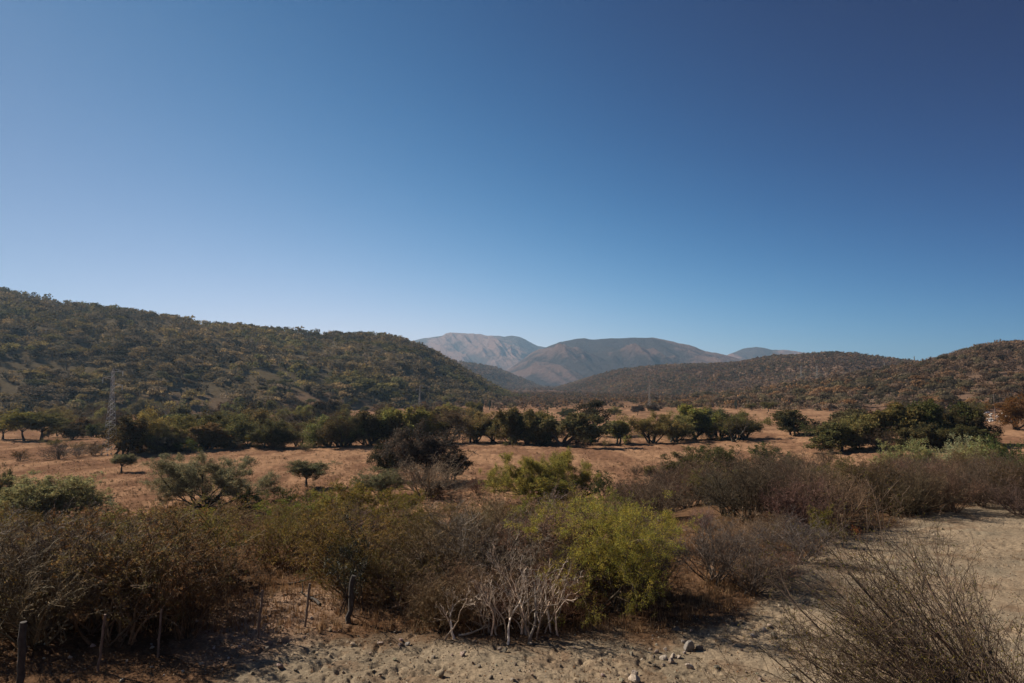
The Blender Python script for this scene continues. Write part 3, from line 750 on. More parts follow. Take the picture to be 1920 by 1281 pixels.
# --- line of trees beyond the near field
G1 = "trees along the far edge of the field"
tl = [  # kind, px, base, top, width, leaf, label
 ("acacia", 45, 827, 772, 78, MIDGREEN, "flat-crowned green tree at far left standing on red ground", "umbrella_tree"),
 ("acacia", 76, 826, 775, 62, MIDGREEN, "dark-trunked umbrella tree just right of the flat-crowned far-left tree", "umbrella_tree"),
 ("acacia", 4, 824, 790, 44, OLIVE, "small pale umbrella tree cut by the left picture edge", "umbrella_tree"),
 ("leafy_shrub", 35, 864, 844, 50, BROWNLEAF, "low brown dome bush at the field edge, nearest the left frame", "shrub"),
 ("bare_shrub", 112, 862, 830, 62, BROWNLEAF, "rounded rust brown bush left of the large pylon", "shrub"),
 ("leafy_shrub", 100, 838, 821, 44, MIDGREEN, "small bright green bush behind the rust brown bush", "shrub"),
 ("thorn_shrub", 150, 850, 826, 40, OLIVE, "thin olive bush just left of the large pylon foot", "shrub"),
 ("dense_tree", 234, 852, 783, 62, DKGREEN, "very dark dense tree touching the right side of the large pylon", "dense_tree"),
 ("feathery_tree", 283, 846, 768, 78, OLIVE, "feathery olive tree second right of the large pylon", "feathery_tree"),
 ("leafy_shrub", 352, 849, 822, 50, (.085, .10, .03), "low bright green bush at the field edge right of the pylon", "shrub"),
 ("bare_shrub", 305, 850, 818, 60, BROWNLEAF, "reddish brown bush between the pylon trees and the bright green bush", "shrub"),
 ("feathery_tree", 335, 842, 780, 66, OLIVE, "feathery tree behind the low bright green bush", "feathery_tree"),
 ("feathery_tree", 396, 838, 772, 74, (.075, .065, .03), "brown-tinged feathery tree above the left end of the near field", "feathery_tree"),
 ("dense_tree", 440, 826, 778, 58, DKGREEN, "small dark dense tree set back behind the left field edge", "dense_tree"),
 ("feathery_tree", 482, 822, 768, 80, OLIVE, "wide feathery tree set back, left of the field bank", "feathery_tree"),
 ("thorn_shrub", 515, 838, 796, 66, OLIVE, "olive bush at the field edge with a pale gap to its left", "shrub"),
 ("thorn_shrub", 562, 838, 806, 56, OLIVE, "low rounded olive bush left of the big hazy-edged tree", "shrub"),
 ("bare_tree", 545, 812, 776, 60, BROWNLEAF, "leafless brown tree set back behind the olive field-edge bushes", "bare_tree"),
 ("feathery_tree", 640, 838, 774, 92, (.058, .05, .026), "big dark feathery tree at the edge of the near field", "feathery_tree"),
 ("dense_tree", 598, 826, 786, 50, DKGREEN, "small dark tree between the field edge and the cactus slope", "dense_tree"),
 ("dense_tree", 692, 836, 774, 66, DKGREEN, "dark dense tree right of the big feathery tree", "dense_tree"),
 ("dense_tree", 738, 834, 768, 84, MIDGREEN, "broad green-topped tree left of the dark grey clump", "dense_tree"),
 ("feathery_tree", 785, 832, 766, 78, OLIVE, "feathery tree rising directly behind the dark grey clump", "feathery_tree"),
 ("feathery_tree", 835, 830, 764, 84, (.07, .058, .03), "brownish feathery tree right of the dark grey clump", "feathery_tree"),
 ("feathery_tree", 888, 830, 768, 74, OLIVE, "pale olive feathery tree before the pale bank", "feathery_tree"),
 ("dense_tree", 926, 830, 782, 52, DKGREEN, "small black-green tree with a gap of pale ground above it", "dense_tree"),
 ("dense_tree", 964, 834, 768, 66, DKGREEN, "dark pointed tree standing under the far pale field", "dense_tree"),
 ("feathery_tree", 1008, 834, 776, 72, OLIVE, "round feathery tree in the middle of the dark row", "feathery_tree"),
 ("forked_tree", 1056, 838, 776, 100, DKGREEN, "broad dark tree with visible forked trunk at the right of the row", "dense_tree"),
 ("dense_tree", 1104, 833, 798, 56, (.025, .03, .014), "low black-green bushy tree at the right end of the dark row", "dense_tree"),
 ("tall_tree", 1116, 818, 752, 66, (.05, .042, .025), "tall open-crowned tree rising above the right end of the row", "tall_tree"),
 ("dense_tree", 1160, 833, 790, 46, MIDGREEN, "small lone green tree in the gap of the tree row", "dense_tree"),
 ("feathery_tree", 1222, 831, 775, 86, OLIVE, "wide olive tree at the left of the right-hand clump", "feathery_tree"),
 ("feathery_tree", 1264, 829, 774, 66, OLIVE, "second olive tree of the right-hand clump with bare stems below", "feathery_tree"),
 ("dense_tree", 1300, 824, 762, 72, MIDGREEN, "tallest green tree in the middle of the right-hand clump", "dense_tree"),
 ("feathery_tree", 1346, 822, 768, 78, (.065, .06, .035), "grey-olive tree with many pale stems in the right-hand clump", "feathery_tree"),
 ("bare_tree", 1398, 822, 774, 72, (.08, .06, .04), "leafless fan-shaped tree at the right end of the right-hand clump", "bare_tree"),
 ("leafy_shrub", 1335, 824, 810, 26, (.08, .095, .03), "small bright green bush in the shade under the right-hand clump", "shrub"),
 ("dense_tree", 1487, 816, 770, 62, DKGREEN, "dark green tree on the open field right of the leafless fan tree", "dense_tree"),
 ("leafy_shrub", 1514, 819, 794, 36, MIDGREEN, "green bush leaning on the lone dark tree of the right field", "shrub"),
 ("bare_shrub", 1530, 814, 786, 34, BROWNLEAF, "grey brown bush just right of the lone dark field tree", "shrub"),
 ("dense_tree", 1562, 848, 793, 66, DKGREEN, "dark green tree at the left end of the big right thicket", "dense_tree"),
 ("dense_tree", 1606, 842, 782, 66, MIDGREEN, "green tree second from the left in the big right thicket", "dense_tree"),
 ("dense_tree", 1652, 840, 772, 76, OLIVE, "olive tree left of centre in the big right thicket", "dense_tree"),
 ("dense_tree", 1702, 838, 760, 92, MIDGREEN, "tall yellow-green tree in the middle of the big right thicket", "dense_tree"),
 ("dense_tree", 1758, 836, 754, 96, (.062, .066, .022), "tallest sunlit tree in the big right thicket", "dense_tree"),
 ("feathery_tree", 1806, 836, 766, 80, (.055, .045, .024), "dark brownish tree near the right end of the big right thicket", "feathery_tree"),
 ("thorn_shrub", 1655, 846, 800, 70, BROWNLEAF, "brown twiggy bush in front of the big right thicket", "shrub"),
 ("dense_tree", 1730, 845, 796, 74, DKGREEN, "lower dark tree in front of the tallest thicket tree", "dense_tree"),
 ("dense_tree", 1785, 846, 800, 80, (.05, .046, .02), "lower brown-green tree in front of the right end of the thicket", "dense_tree"),
 ("dense_tree", 1834, 842, 806, 50, DKGREEN, "low dark bush at the foot of the leaning tree", "dense_tree"),
 ("feathery_tree", 1906, 806, 742, 74, (.19, .095, .028), "orange-leaved tree at the right picture edge", "orange_tree"),
 ("acacia", 1195, 779, 761, 28, (.05, .044, .03), "small flat dark tree on the far pale field, left one of the pair", "umbrella_tree"),
 ("acacia", 1226, 779, 760, 24, (.06, .048, .036), "small flat grey tree on the far pale field, right one of the pair", "umbrella_tree"),
 ("acacia", 1440, 772, 754, 34, OLIVE, "small lone tree at the far edge of the right field", "umbrella_tree"),
 ("acacia", 1410, 770, 757, 26, OLIVE, "tiny tree left of the lone far-edge field tree", "umbrella_tree"),
 ("dense_tree", 1065, 781, 766, 34, DKGREEN, "small tree on the far pale field left of the tall open tree", "dense_tree"),
 ("feathery_tree", 1150, 778, 762, 36, OLIVE, "small rounded tree on the far pale field right of the tall open tree", "feathery_tree"),
]
for knd, px, by, ty, wp, lc, lab, nm in tl:
    cat = "shrub" if nm == "shrub" else "tree"
    at_px(knd, nm, lab, px, by, ty, wp * (1.06 if nm != 'umbrella_tree' else 1), "bushes along the far edge of the field" if nm == "shrub" else G1, leafcol=jit(tuple(np.array(lc) * (1.5 if max(lc) < .1 and lc not in (DKGREEN,) else 1.0)), .32), barkcol=jit(DARKBARK if knd != "bare_tree" else (.12, .085, .065), .2), cat=cat)
rg = np.random.default_rng(505)
for i in range(50):
    px = rg.uniform(225, 1145) if i < 36 else (rg.uniform(1190, 1400) if i < 41 else rg.uniform(1535, 1850))
    base = np.interp(px, [0, 200, 700, 1140, 1500, 1900], [862, 850, 836, 834, 828, 840]) - rg.uniform(0, 9)
    hh = rg.uniform(20, 58)
    at_px(["dense_tree", "feathery_tree", "feathery_tree", "bare_tree"][rg.integers(0, 4)], "scrub_tree", "olive tree filling the dark belt of trees beyond the field", px, base, base - hh, hh * rg.uniform(1.1, 1.6), "trees filling the belt beyond the field",
          leafcol=jit([OLIVE, DKGREEN, MIDGREEN, (.13, .095, .05)][rg.integers(0, 4)], .35, rg), barkcol=jit(DARKBARK, .2, rg), cat="tree", rg=rg)
# low scrub at the foot of the trees, one bush at a time
rg = np.random.default_rng(404)
for i in range(70):
    px = rg.uniform(110, 1880)
    base = np.interp(px, [0, 200, 700, 1140, 1500, 1900], [862, 852, 838, 836, 822, 845])
    if 1420 < px < 1545: continue
    by = base - rg.uniform(-3, 20); hh = rg.uniform(9, 22)
    at_px(["thorn_shrub", "leafy_shrub", "bare_shrub"][rg.integers(0, 3)], "shrub", "low dull bush at the foot of the trees beyond the field", px, by, by - hh, hh * rg.uniform(1.2, 2.2), "low bushes at the foot of the trees",
          leafcol=jit([OLIVE, MIDGREEN, BROWNLEAF][rg.integers(0, 3)], .25), barkcol=jit(BROWNBARK, .25), rg=rg)
# second, looser rank of trees set back from the row
for i in range(210):
    px = rg.uniform(100, 1850) if i < 60 else (rg.uniform(90, 640) if i < 160 else rg.uniform(620, 940)); by = rg.uniform(779, 828)
    if px > 640 and by > 812: continue
    if 930 < px < 1130 and by < 800: continue
    if 1100 < px < 1190 or 1380 < px < 1560: continue
    hh = rg.uniform(18, 34)
    at_px(["feathery_tree", "dense_tree", "bare_tree"][rg.choice(3, p=[.45, .25, .3])], "scrub_tree", "dull scrub tree of the loose rank behind the field trees", px, by, by - hh, hh * rg.uniform(1.0, 1.5), "loose rank of trees behind the field",
          leafcol=jit([OLIVE, DKGREEN, BROWNLEAF][rg.integers(0, 3)], .25), barkcol=jit(DARKBARK, .25), cat="tree", rg=rg)
# scattered scrub on the red slope under the left hill
for i in range(130):
    px = rg.uniform(60, 800); by = rg.uniform(748, 786); hh = rg.uniform(7, 17)
    p, _ = None, None
    d = 380 + (786 - by) * 7
    u_ = (px - L_RIDGE[0][0]) / (L_RIDGE[-1][0] - L_RIDGE[0][0]); vv = (786 - by) / 150.0 * .8
    q = left_hill[0](np.array([u_]), np.array([vv]))[0]
    f = project(q)[2]
    place(["acacia", "feathery_tree", "bare_tree"][rg.integers(0, 3)], "scrub_tree", "small scrub tree dotted on the red slope under the left hill", q, hh / FPX * f, hh * 1.3 / FPX * f, "scrub trees on the red slope",
          leafcol=jit([OLIVE, DKGREEN, BROWNLEAF][rg.integers(0, 3)], .25), barkcol=jit(DARKBARK, .25), cat="tree", rg=rg)
# leaning tree at the right
def leaning_tree():
    rg = np.random.default_rng(77)
    p = gp(1873, 832); f = project(p)[2]; s = f / FPX
    o = thing("leaning_tree", "dark tree leaning left with bare trunk beside the white rubble", "tree", tuple(p))
    P = np.array([[(0, 0, -.3), (-16 * s, 0, 18 * s), (-30 * s, .5, 40 * s), (-44 * s, 1, 56 * s), (-62 * s, 1.5, 72 * s)]], float)
    g = Geo(); v, q = tubes(P, np.array([[.30, .24, .2, .14, .06]]), 6); g.add(v, q)
    st = np.repeat(P[0, [2, 3, 3, 4]], 5, 0); d = unit(rg.normal(size=(20, 3)) + np.array([-.4, 0, .5]))
    B = polylines(rg, st, d, rg.uniform(1.5, 3.2, 20), 6, .2, .02); v, q = tubes(B, np.linspace(.07, .015, 6)[None] * np.ones((20, 1)), 4); g.add(v, q)
    st2 = B[:, [3, 4, 5]].reshape(-1, 3).repeat(4, 0); T = polylines(rg, st2, unit(rg.normal(size=st2.shape)), rg.uniform(.5, 1.4, len(st2)), 4, .25, -.03)
    v, q = tubes(T, np.linspace(.02, .01, 4)[None] * np.ones((len(T), 1)), 3); g.add(v, q)
    c = link("trunk", g.mesh("trunk", M_BARK, True), o); c.color = (.04, .032, .028, 1)
    lf = leafage([(T, None)], rg, 6, .26, .15, .15)
    c = link("crown", lf.mesh("crown", M_LEAF), o); c.color = (.045, .036, .02, 1)
leaning_tree()

# --- tall columnar cacti on the slope
def cactus_geo(seed, arms):
    rg = np.random.default_rng(seed); tr = Geo(); ar = []
    def column(g, pts, r):
        P = np.array(pts, float); k = len(P)
        n = 14; rad = np.interp(np.linspace(0, 1, k), [0, .1, .9, 1], [r * .8, r, r, r * .35])
        v, q = tubes(P[None], rad[None], n)
        v = v.reshape(k, n, 3); cen = P[:, None]; v = cen + (v - cen) * np.where(np.arange(n) % 2, 1.0, .82)[None, :, None]
        g.add(v.reshape(-1, 3), q); g.add(np.vstack([v[-1], P[-1:] + [[0, 0, r * .3]]]), [[i, (i + 1) % n, n, n] for i in range(n)][:0] or np.array([[0, 3, 6, 10]]))
    column(tr, [(0, 0, z) for z in np.linspace(-.3, 6, 9)], .28)
    for i in range(arms):
        g = Geo(); a = rg.uniform(0, 6.28); z0 = rg.uniform(1.2, 2.6); o_ = rg.uniform(.45, .8); top = rg.uniform(4.2, 6.2); c, s = math.cos(a), math.sin(a)
        column(g, [(c * .15, s * .15, z0), (c * o_ * .7, s * o_ * .7, z0 + .15), (c * o_, s * o_, z0 + .6), (c * o_, s * o_, (z0 + top) / 2), (c * o_, s * o_, top)], .2)
        ar.append(g.mesh("arm", M_BARK, True))
    return tr.mesh("stem", M_BARK, True), ar
cac = [cactus_geo(500 + i, n) for i, n in enumerate((7, 9, 5))]
for px, by, ty, lab in [(604, 769, 752, "slim cactus leftmost of the four on the red slope"), (635, 775, 759, "squat bushy cactus second of the four on the red slope"), (650, 777, 752, "tall narrow cactus third of the four on the red slope"),
                        (703, 774, 755, "many-armed dark cactus rightmost of the four on the red slope"), (182, 786, 762, "tall dark cactus just left of the large pylon"), (345, 742, 728, "cactus near the upper edge of the red slope"), (356, 738, 726, "bushy cactus right of the upper slope cactus"),
                        (128, 790, 768, "thin cactus behind the flat-crowned trees at the left"), (905, 768, 748, "dark many-armed cactus at the foot of the hill spur"), (918, 768, 750, "smaller cactus beside the one at the hill spur"), (1380, 768, 749, "dark cactus at the far edge of the right field")]:
    if by < 790 and px < 800:
        u_ = (px - L_RIDGE[0][0]) / (L_RIDGE[-1][0] - L_RIDGE[0][0])
        vs_ = np.linspace(0, .6, 120); qs = left_hill[0](np.full(120, u_), vs_); q = qs[np.argmin(np.abs(project(qs)[1] - by) + 500 * (qs[:, 2] < gz(qs[:, 0], qs[:, 1])))]
    else: q = gp(px, by, 700)
    f = project(q)[2]; sc = (by - ty) / FPX * f / 6.0
    o = thing("columnar_cactus", lab, "cactus", tuple(q), rng.uniform(0, 6), "tall columnar cacti"); o.scale = (sc * 1.1, sc * 1.1, sc)
    st, ar = cac[rng.integers(0, 3)]
    ch = link("stem", st, o); ch.color = (.045, .052, .036, 1)
    for a in ar: ch = link("arm", a, o); ch.color = (.045, .052, .036, 1)

# --- lattice pylons
M_STEEL = plain("galvanised steel", (.50, .49, .47), .55, .35, noise=.2, nscale=2)
M_STEEL2 = plain("dull weathered steel", (.25, .235, .22), .6, .3, noise=.2, nscale=2)
M_INS = plain("glass insulator", (.45, .5, .5), .25)
M_CONC = plain("concrete footing", (.42, .40, .37), .9, noise=.2)
def pylon(loc, hgt, wbase, rz, label, steel, thick=.05):
    o = thing("lattice_pylon", label, "pylon", tuple(loc), rz, "lattice pylons of the power line")
    wt = wbase * .24; body = Geo()
    def half(z): return np.interp(z, [0, hgt * .72, hgt * .96, hgt], [wbase / 2, wt / 2, wt * .42, .02])
    zs = [0]; 
    while zs[-1] < hgt * .96:
        zs.append(zs[-1] + max(half(zs[-1]) * 1.15, .55))
    zs[-1] = hgt * .96
    cs = [(1, 1), (-1, 1), (-1, -1), (1, -1)]
    leg = [Geo() for _ in range(4)]
    for i in range(len(zs) - 1):
        z0, z1 = zs[i], zs[i + 1]; a, b = half(z0), half(z1)
        for j in range(4):
            c0, c1 = cs[j], cs[(j + 1) % 4]
            bar(leg[j], (c0[0] * a, c0[1] * a, z0 - (.3 if i == 0 else 0)), (c0[0] * b, c0[1] * b, z1), thick * 1.4, 4)
            if (i + j) % 2: bar(body, (c0[0] * a, c0[1] * a, z0), (c1[0] * b, c1[1] * b, z1), thick, 4)
            else: bar(body, (c1[0] * a, c1[1] * a, z0), (c0[0] * b, c0[1] * b, z1), thick, 4)
            bar(body, (c0[0] * b, c0[1] * b, z1), (c1[0] * b, c1[1] * b, z1), thick * .8, 4)
    for j in range(4):
        bar(leg[j], (cs[j][0] * half(hgt * .96), cs[j][1] * half(hgt * .96), hgt * .96), (0, 0, hgt), thick, 4)
        l = link("leg", leg[j].mesh("leg", steel), o)
        f = Geo(); bar(f, (cs[j][0] * wbase / 2, cs[j][1] * wbase / 2, -.5), (cs[j][0] * wbase / 2, cs[j][1] * wbase / 2, .28), wbase * .075, 8)
        f = link("footing", f.mesh("footing", M_CONC), l)
    link("bracing", body.mesh("bracing", steel), o)
    for zz, sgn in ((.955, 1), (.87, -1), (.79, 1)):
        g = Geo(); z = zz * hgt; hw = half(z); tip = (sgn * (hw + hgt * .105), 0, z + .25)
        for s in (1, -1):
            bar(g, (sgn * hw, s * hw, z), tip, thick * .9, 4); bar(g, (sgn * hw, s * hw, z + hgt * .035), tip, thick * .7, 4)
            m_ = tuple((np.array((sgn * hw, s * hw, z)) + np.array(tip)) / 2); n_ = tuple((np.array((sgn * hw, s * hw, z + hgt * .035)) + np.array(tip)) / 2); bar(g, m_, n_, thick * .6, 4)
        ca = link("cross_arm", g.mesh("cross_arm", steel), o)
        h_ = Geo(); tip = np.array(tip)
        for k in range(7): bar(h_, tuple(tip - [0, 0, .05 + k * hgt * .008]), tuple(tip - [0, 0, .05 + (k + .6) * hgt * .008]), hgt * .006, 8)
        bar(h_, tuple(tip), tuple(tip - [0, 0, hgt * .06]), .02, 4)
        link("insulator", h_.mesh("insulator", M_INS), ca)
    return o
p = gp(205, 853); f = project(p)[2]; pylon(p, 163 / FPX * f, 19 / FPX * f, 1.1, "tall galvanised lattice pylon standing at the left field edge", M_STEEL, thick=.03)
for px, by, ty, lab, d in [(787, 768, 722, "lattice pylon rising behind the field trees before the hill spur", 430), (1218, 768, 722, "thin dotted lattice pylon on the far pale field", 560), (1233, 768, 736, "fainter pylon just right of the dotted far-field pylon", 900)]:
    r_ = ray(px, by); r_ = r_ / r_[1]; xx = r_[0] * d; q = np.array([xx, d, gz(xx, d)]); top = (ray(px, ty) / ray(px, ty)[1] * d)[2] + CAMZ
    pylon(q, top - q[2], (top - q[2]) * .13, .8, lab, M_STEEL2, thick=.06 if d < 800 else .09)
def on_hill(info, ridge, px, by):
    u_ = (px - ridge[0][0]) / (ridge[-1][0] - ridge[0][0]); vs_ = np.linspace(.05, 1, 200); qs = info[0](np.full(200, u_), vs_)
    return qs[np.argmin(np.abs(project(qs)[1] - by))]
for px, by, ty, lab, inf, rd in [(1501, 714, 686, "left one of the two pale pylons on the brown right hill", mid_hill, M_RIDGE), (1531, 712, 686, "right one of the two pale pylons on the brown right hill", mid_hill, M_RIDGE), (1658, 696, 680, "small white pylon standing high on the brown right hill", mid_hill, M_RIDGE), (1715, 690, 668, "faint pylon breaking the skyline in the right saddle", right_hill, R_RIDGE)]:
    q = on_hill(inf, rd, px, by); f = project(q)[2]; pylon(q, (by - ty) / FPX * f, (by - ty) / FPX * f * .17, .6, lab, M_STEEL2, thick=.08 * f / 1000)

# --- wooden line pole and the white rubble at the right
M_POLE = plain("weathered pole wood", (.17, .14, .12), .85, noise=.25, nscale=6)
q = gp(1867, 791); f = project(q)[2]; hp = 52 / FPX * f
o = thing("utility_pole", "thin wooden utility pole standing in front of the white rubble", "pole", tuple(q))
g = Geo(); bar(g, (0, 0, -.5), (-.25, 0, hp), .13, 8, .09); link("mast", g.mesh("mast", M_POLE, True), o)
g = Geo(); bar(g, (-.9, 0, hp - .35), (.45, 0, hp - .35), .06, 4); link("crossbar", g.mesh("crossbar", M_POLE), o)

def rock_mesh(seed, name="rock"):
    rg = np.random.default_rng(seed)
    import bmesh
    bm = bmesh.new(); bmesh.ops.create_icosphere(bm, subdivisions=3, radius=1)
    v = np.array([x.co[:] for x in bm.verts]); tr = np.array([[a.index for a in fc.verts] for fc in bm.faces]); bm.free()
    for _ in range(13):   # random flat cuts give broken faces
        n = unit(rg.normal(size=3)); d = rg.uniform(.42, .72); e = v @ n; v = v - np.clip(e - d, 0, None)[:, None] * n * .92
    v *= 1 + .10 * (fbm(v[:, 0] * 3 + 9, v[:, 1] * 3 + v[:, 2] * 2, seed, 3)[:, None] - .5)
    v *= np.array([rg.uniform(.9, 1.2), rg.uniform(.8, 1.05), rg.uniform(.6, .85)])
    return make_mesh(name, v, tris=tr, tint=np.ones((len(tr), 3)), mat=M_ROCK)
def rock_material():
    m, t, o = nodes("stone")
    oi = N(t, "ShaderNodeObjectInfo"); tc = N(t, "ShaderNodeTexCoord")
    no = N(t, "ShaderNodeTexNoise"); no.inputs['Scale'].default_value = 3; no.inputs['Detail'].default_value = 8; no.inputs['Roughness'].default_value = .7
    t.links.new(tc.outputs['Object'], no.inputs['Vector'])
    mr = N(t, "ShaderNodeMapRange"); mr.inputs[1].default_value = .3; mr.inputs[2].default_value = .7; mr.inputs[3].default_value = .55; mr.inputs[4].default_value = 1.2
    t.links.new(no.outputs[0], mr.inputs[0])
    mu = N(t, "ShaderNodeMix", data_type='RGBA', blend_type='MULTIPLY'); mu.inputs[0].default_value = 1
    t.links.new(oi.outputs['Color'], mu.inputs[6]); t.links.new(mr.outputs[0], mu.inputs[7])
    bp = N(t, "ShaderNodeBump"); bp.inputs['Strength'].default_value = .7; bp.inputs['Distance'].default_value = .15; t.links.new(no.outputs[0], bp.inputs['Height'])
    p = N(t, "ShaderNodeBsdfPrincipled"); p.inputs['Roughness'].default_value = .9
    t.links.new(mu.outputs[2], p.inputs['Base Color']); t.links.new(bp.outputs[0], p.inputs['Normal']); t.links.new(p.outputs[0], o.inputs[0])
    return m
M_ROCK = rock_material()
ROCKS = [rock_mesh(600 + i) for i in range(8)]
def stone(name, loc, r, col, label, group=None, cat="stone", rg=rng, var=None, sink=.25):
    o = link(name, ROCKS[rg.integers(0, 8) if var is None else var]); o.location = (loc[0], loc[1], loc[2] + r * (.6 - sink)); o.scale = (r, r, r)
    o.rotation_euler = (rg.uniform(-.3, .3), rg.uniform(-.3, .3), rg.uniform(0, 6.28)); o.color = (*col, 1)
    return tag(o, label, cat, group)
rg = np.random.default_rng(640)
for i in range(60):
    q = gp(rg.uniform(1838, 1935), rg.uniform(775, 792)); f = project(q)[2]
    stone("rubble_stone", q, rg.uniform(1.2, 3.6) / FPX * f, jit((.62, .58, .54), .15, rg), "pale stone in the white rubble heap near the wooden pole", "stones of the white rubble heap", rg=rg, sink=.1)

# --- shrubs and small trees between the field and the foreground
G2 = "shrubs at the near edge of the field"
mid = [
 ("acacia", "umbrella_tree", 573, 914, 864, 66, GREYGREEN, "small umbrella tree alone on the brown field left of the clump", DARKBARK),
 ("acacia", "umbrella_tree", 229, 886, 852, 44, GREYGREEN, "smallest umbrella tree alone on the field below the large pylon", DARKBARK),
 ("spreading_tree", "spreading_tree", 388, 952, 853, 205, (.23, .205, .115), "wide spreading grey-green tree with dark branches at the near field edge", DARKBARK),
 ("soft_shrub", "shrub", 70, 975, 893, 150, (.27, .25, .115), "grey-green rounded shrub at the left edge of the field", GREYBARK),
 ("soft_shrub", "shrub", 125, 978, 890, 150, (.27, .25, .115), "tall grey-green shrub second from left at the near field edge", GREYBARK),
 ("leafy_shrub", "shrub", 165, 968, 912, 56, DKGREEN, "dark round shrub on the right flank of the grey-green shrubs", DARKBARK),
 ("soft_shrub", "shrub", 0, 960, 885, 60, DKGREEN, "dark shrub cut by the left picture edge above the thicket", DARKBARK),
 ("feathery_tree", "feathery_tree", 790, 905, 798, 122, (.085, .068, .054), "dark grey-brown round tree rising above the clump in mid field", DARKBARK),
 ("feathery_tree", "feathery_tree", 735, 902, 832, 80, (.045, .042, .024), "low dark tree on the left side of the mid-field clump", DARKBARK),
 ("soft_shrub", "shrub", 845, 902, 838, 84, (.05, .04, .024), "dark brown bush on the right side of the mid-field clump", DARKBARK),
 ("bare_shrub", "bare_shrub", 800, 930, 850, 150, BROWNLEAF, "greyish leafless shrub in front of the mid-field clump", GREYBARK),
 ("soft_shrub", "shrub", 716, 932, 876, 92, GREYGREEN, "silvery grey-green shrub at the lower left of the clump", GREYBARK),
 ("leafy_shrub", "shrub", 678, 930, 893, 62, (.075, .09, .025), "bright green low bush left of the silvery shrub", DARKBARK),
 ("leafy_shrub", "shrub", 815, 938, 905, 50, (.07, .045, .022), "rusty brown bush at the foot of the mid-field clump", REDBARK),
 ("leafy_shrub", "shrub", 470, 958, 914, 74, (.075, .088, .024), "bright green bush at the right foot of the wide spreading tree", DARKBARK),
 ("leafy_shrub", "shrub", 535, 952, 913, 60, (.06, .075, .022), "green bush below the small umbrella tree", DARKBARK),
 ("leafy_shrub", "shrub", 580, 950, 910, 44, DKGREEN, "dark green bush below and right of the small umbrella tree", DARKBARK),
 ("bare_shrub", "bare_shrub", 893, 925, 893, 46, BROWNLEAF, "small rusty shrub right of the mid-field clump", REDBARK),
 ("soft_shrub", "shrub", 930, 920, 888, 42, OLIVE, "small olive bush left of the yellow-green tree", BROWNBARK),
 ("spreading_tree", "yellow_green_tree", 1025, 945, 848, 160, (.30, .26, .065), "airy yellow-green tree with dark forking branches at the near field edge", DARKBARK),
 ("soft_shrub", "shrub", 1040, 955, 893, 150, (.26, .23, .055), "yellow-green leafy shrub round the foot of the airy tree", DARKBARK),
 ("leafy_shrub", "shrub", 1088, 945, 893, 80, (.075, .088, .026), "green shrub right of the airy yellow-green tree", DARKBARK),
 ("leafy_shrub", "shrub", 1128, 938, 884, 56, (.055, .07, .024), "upright dark green shrub before the brown right thicket", DARKBARK),
 ("leafy_shrub", "shrub", 1440, 872, 830, 82, (.065, .085, .026), "bright green shrub at the field edge above the brown right thicket", DARKBARK),
 ("soft_shrub", "shrub", 1345, 905, 836, 150, (.09, .092, .035), "olive green shrub topping the brown right thicket", GREYBARK),
 ("soft_shrub", "shrub", 1285, 905, 853, 100, (.085, .082, .03), "olive shrub at the left shoulder of the right thicket", GREYBARK),
 ("leafy_shrub", "shrub", 1675, 890, 828, 84, PALEGREEN, "pale green leafy shrub in front of the big thicket, left one", GREYBARK),
 ("leafy_shrub", "shrub", 1735, 888, 823, 96, PALEGREEN, "pale green leafy shrub in front of the big thicket, middle one", GREYBARK),
 ("leafy_shrub", "shrub", 1800, 884, 815, 90, (.29, .29, .16), "silvery pale green shrub below the leaning tree", GREYBARK),
 ("leafy_shrub", "shrub", 1850, 886, 820, 90, PALEGREEN, "pale green shrub right of the silvery one", GREYBARK),
 ("leafy_shrub", "shrub", 1895, 915, 822, 100, (.10, .125, .045), "large green leafy shrub at the right picture edge", DARKBARK),
 ("bare_shrub", "bare_shrub", 1500, 1055, 962, 150, BROWNLEAF, "grey leafless shrub at the left edge of the sandy track", (.13, .105, .092)),
 ("leafy_shrub", "shrub", 1540, 1020, 948, 74, (.16, .14, .03), "yellow-leaved shrub behind the grey shrub beside the sandy track", GREYBARK),
 ("bare_shrub", "bare_shrub", 1466, 1083, 1030, 84, BROWNLEAF, "small reddish leafless shrub just left of the sand heap", (.17, .095, .065)),
 ("bare_shrub", "bare_shrub", 1405, 1112, 1005, 160, BROWNLEAF, "dark fan of bare stems left of the sand heap", (.10, .075, .06)),
 ("bare_shrub", "bare_shrub", 1335, 1090, 960, 170, BROWNLEAF, "grey-brown leafless shrub right of the big green bush", (.12, .095, .08)),
 ("bare_shrub", "bare_shrub", 1225, 1120, 1010, 130, BROWNLEAF, "bare shrub with arching stems under the big green bush", (.075, .058, .048)),
]
for knd, nm, px, by, ty, wp, lc, lab, bk in mid:
    at_px(knd, nm, lab, px, by, ty, wp, G2 if "shrub" in nm else None, leafcol=lc, barkcol=bk, cat="tree" if "tree" in nm else "shrub")
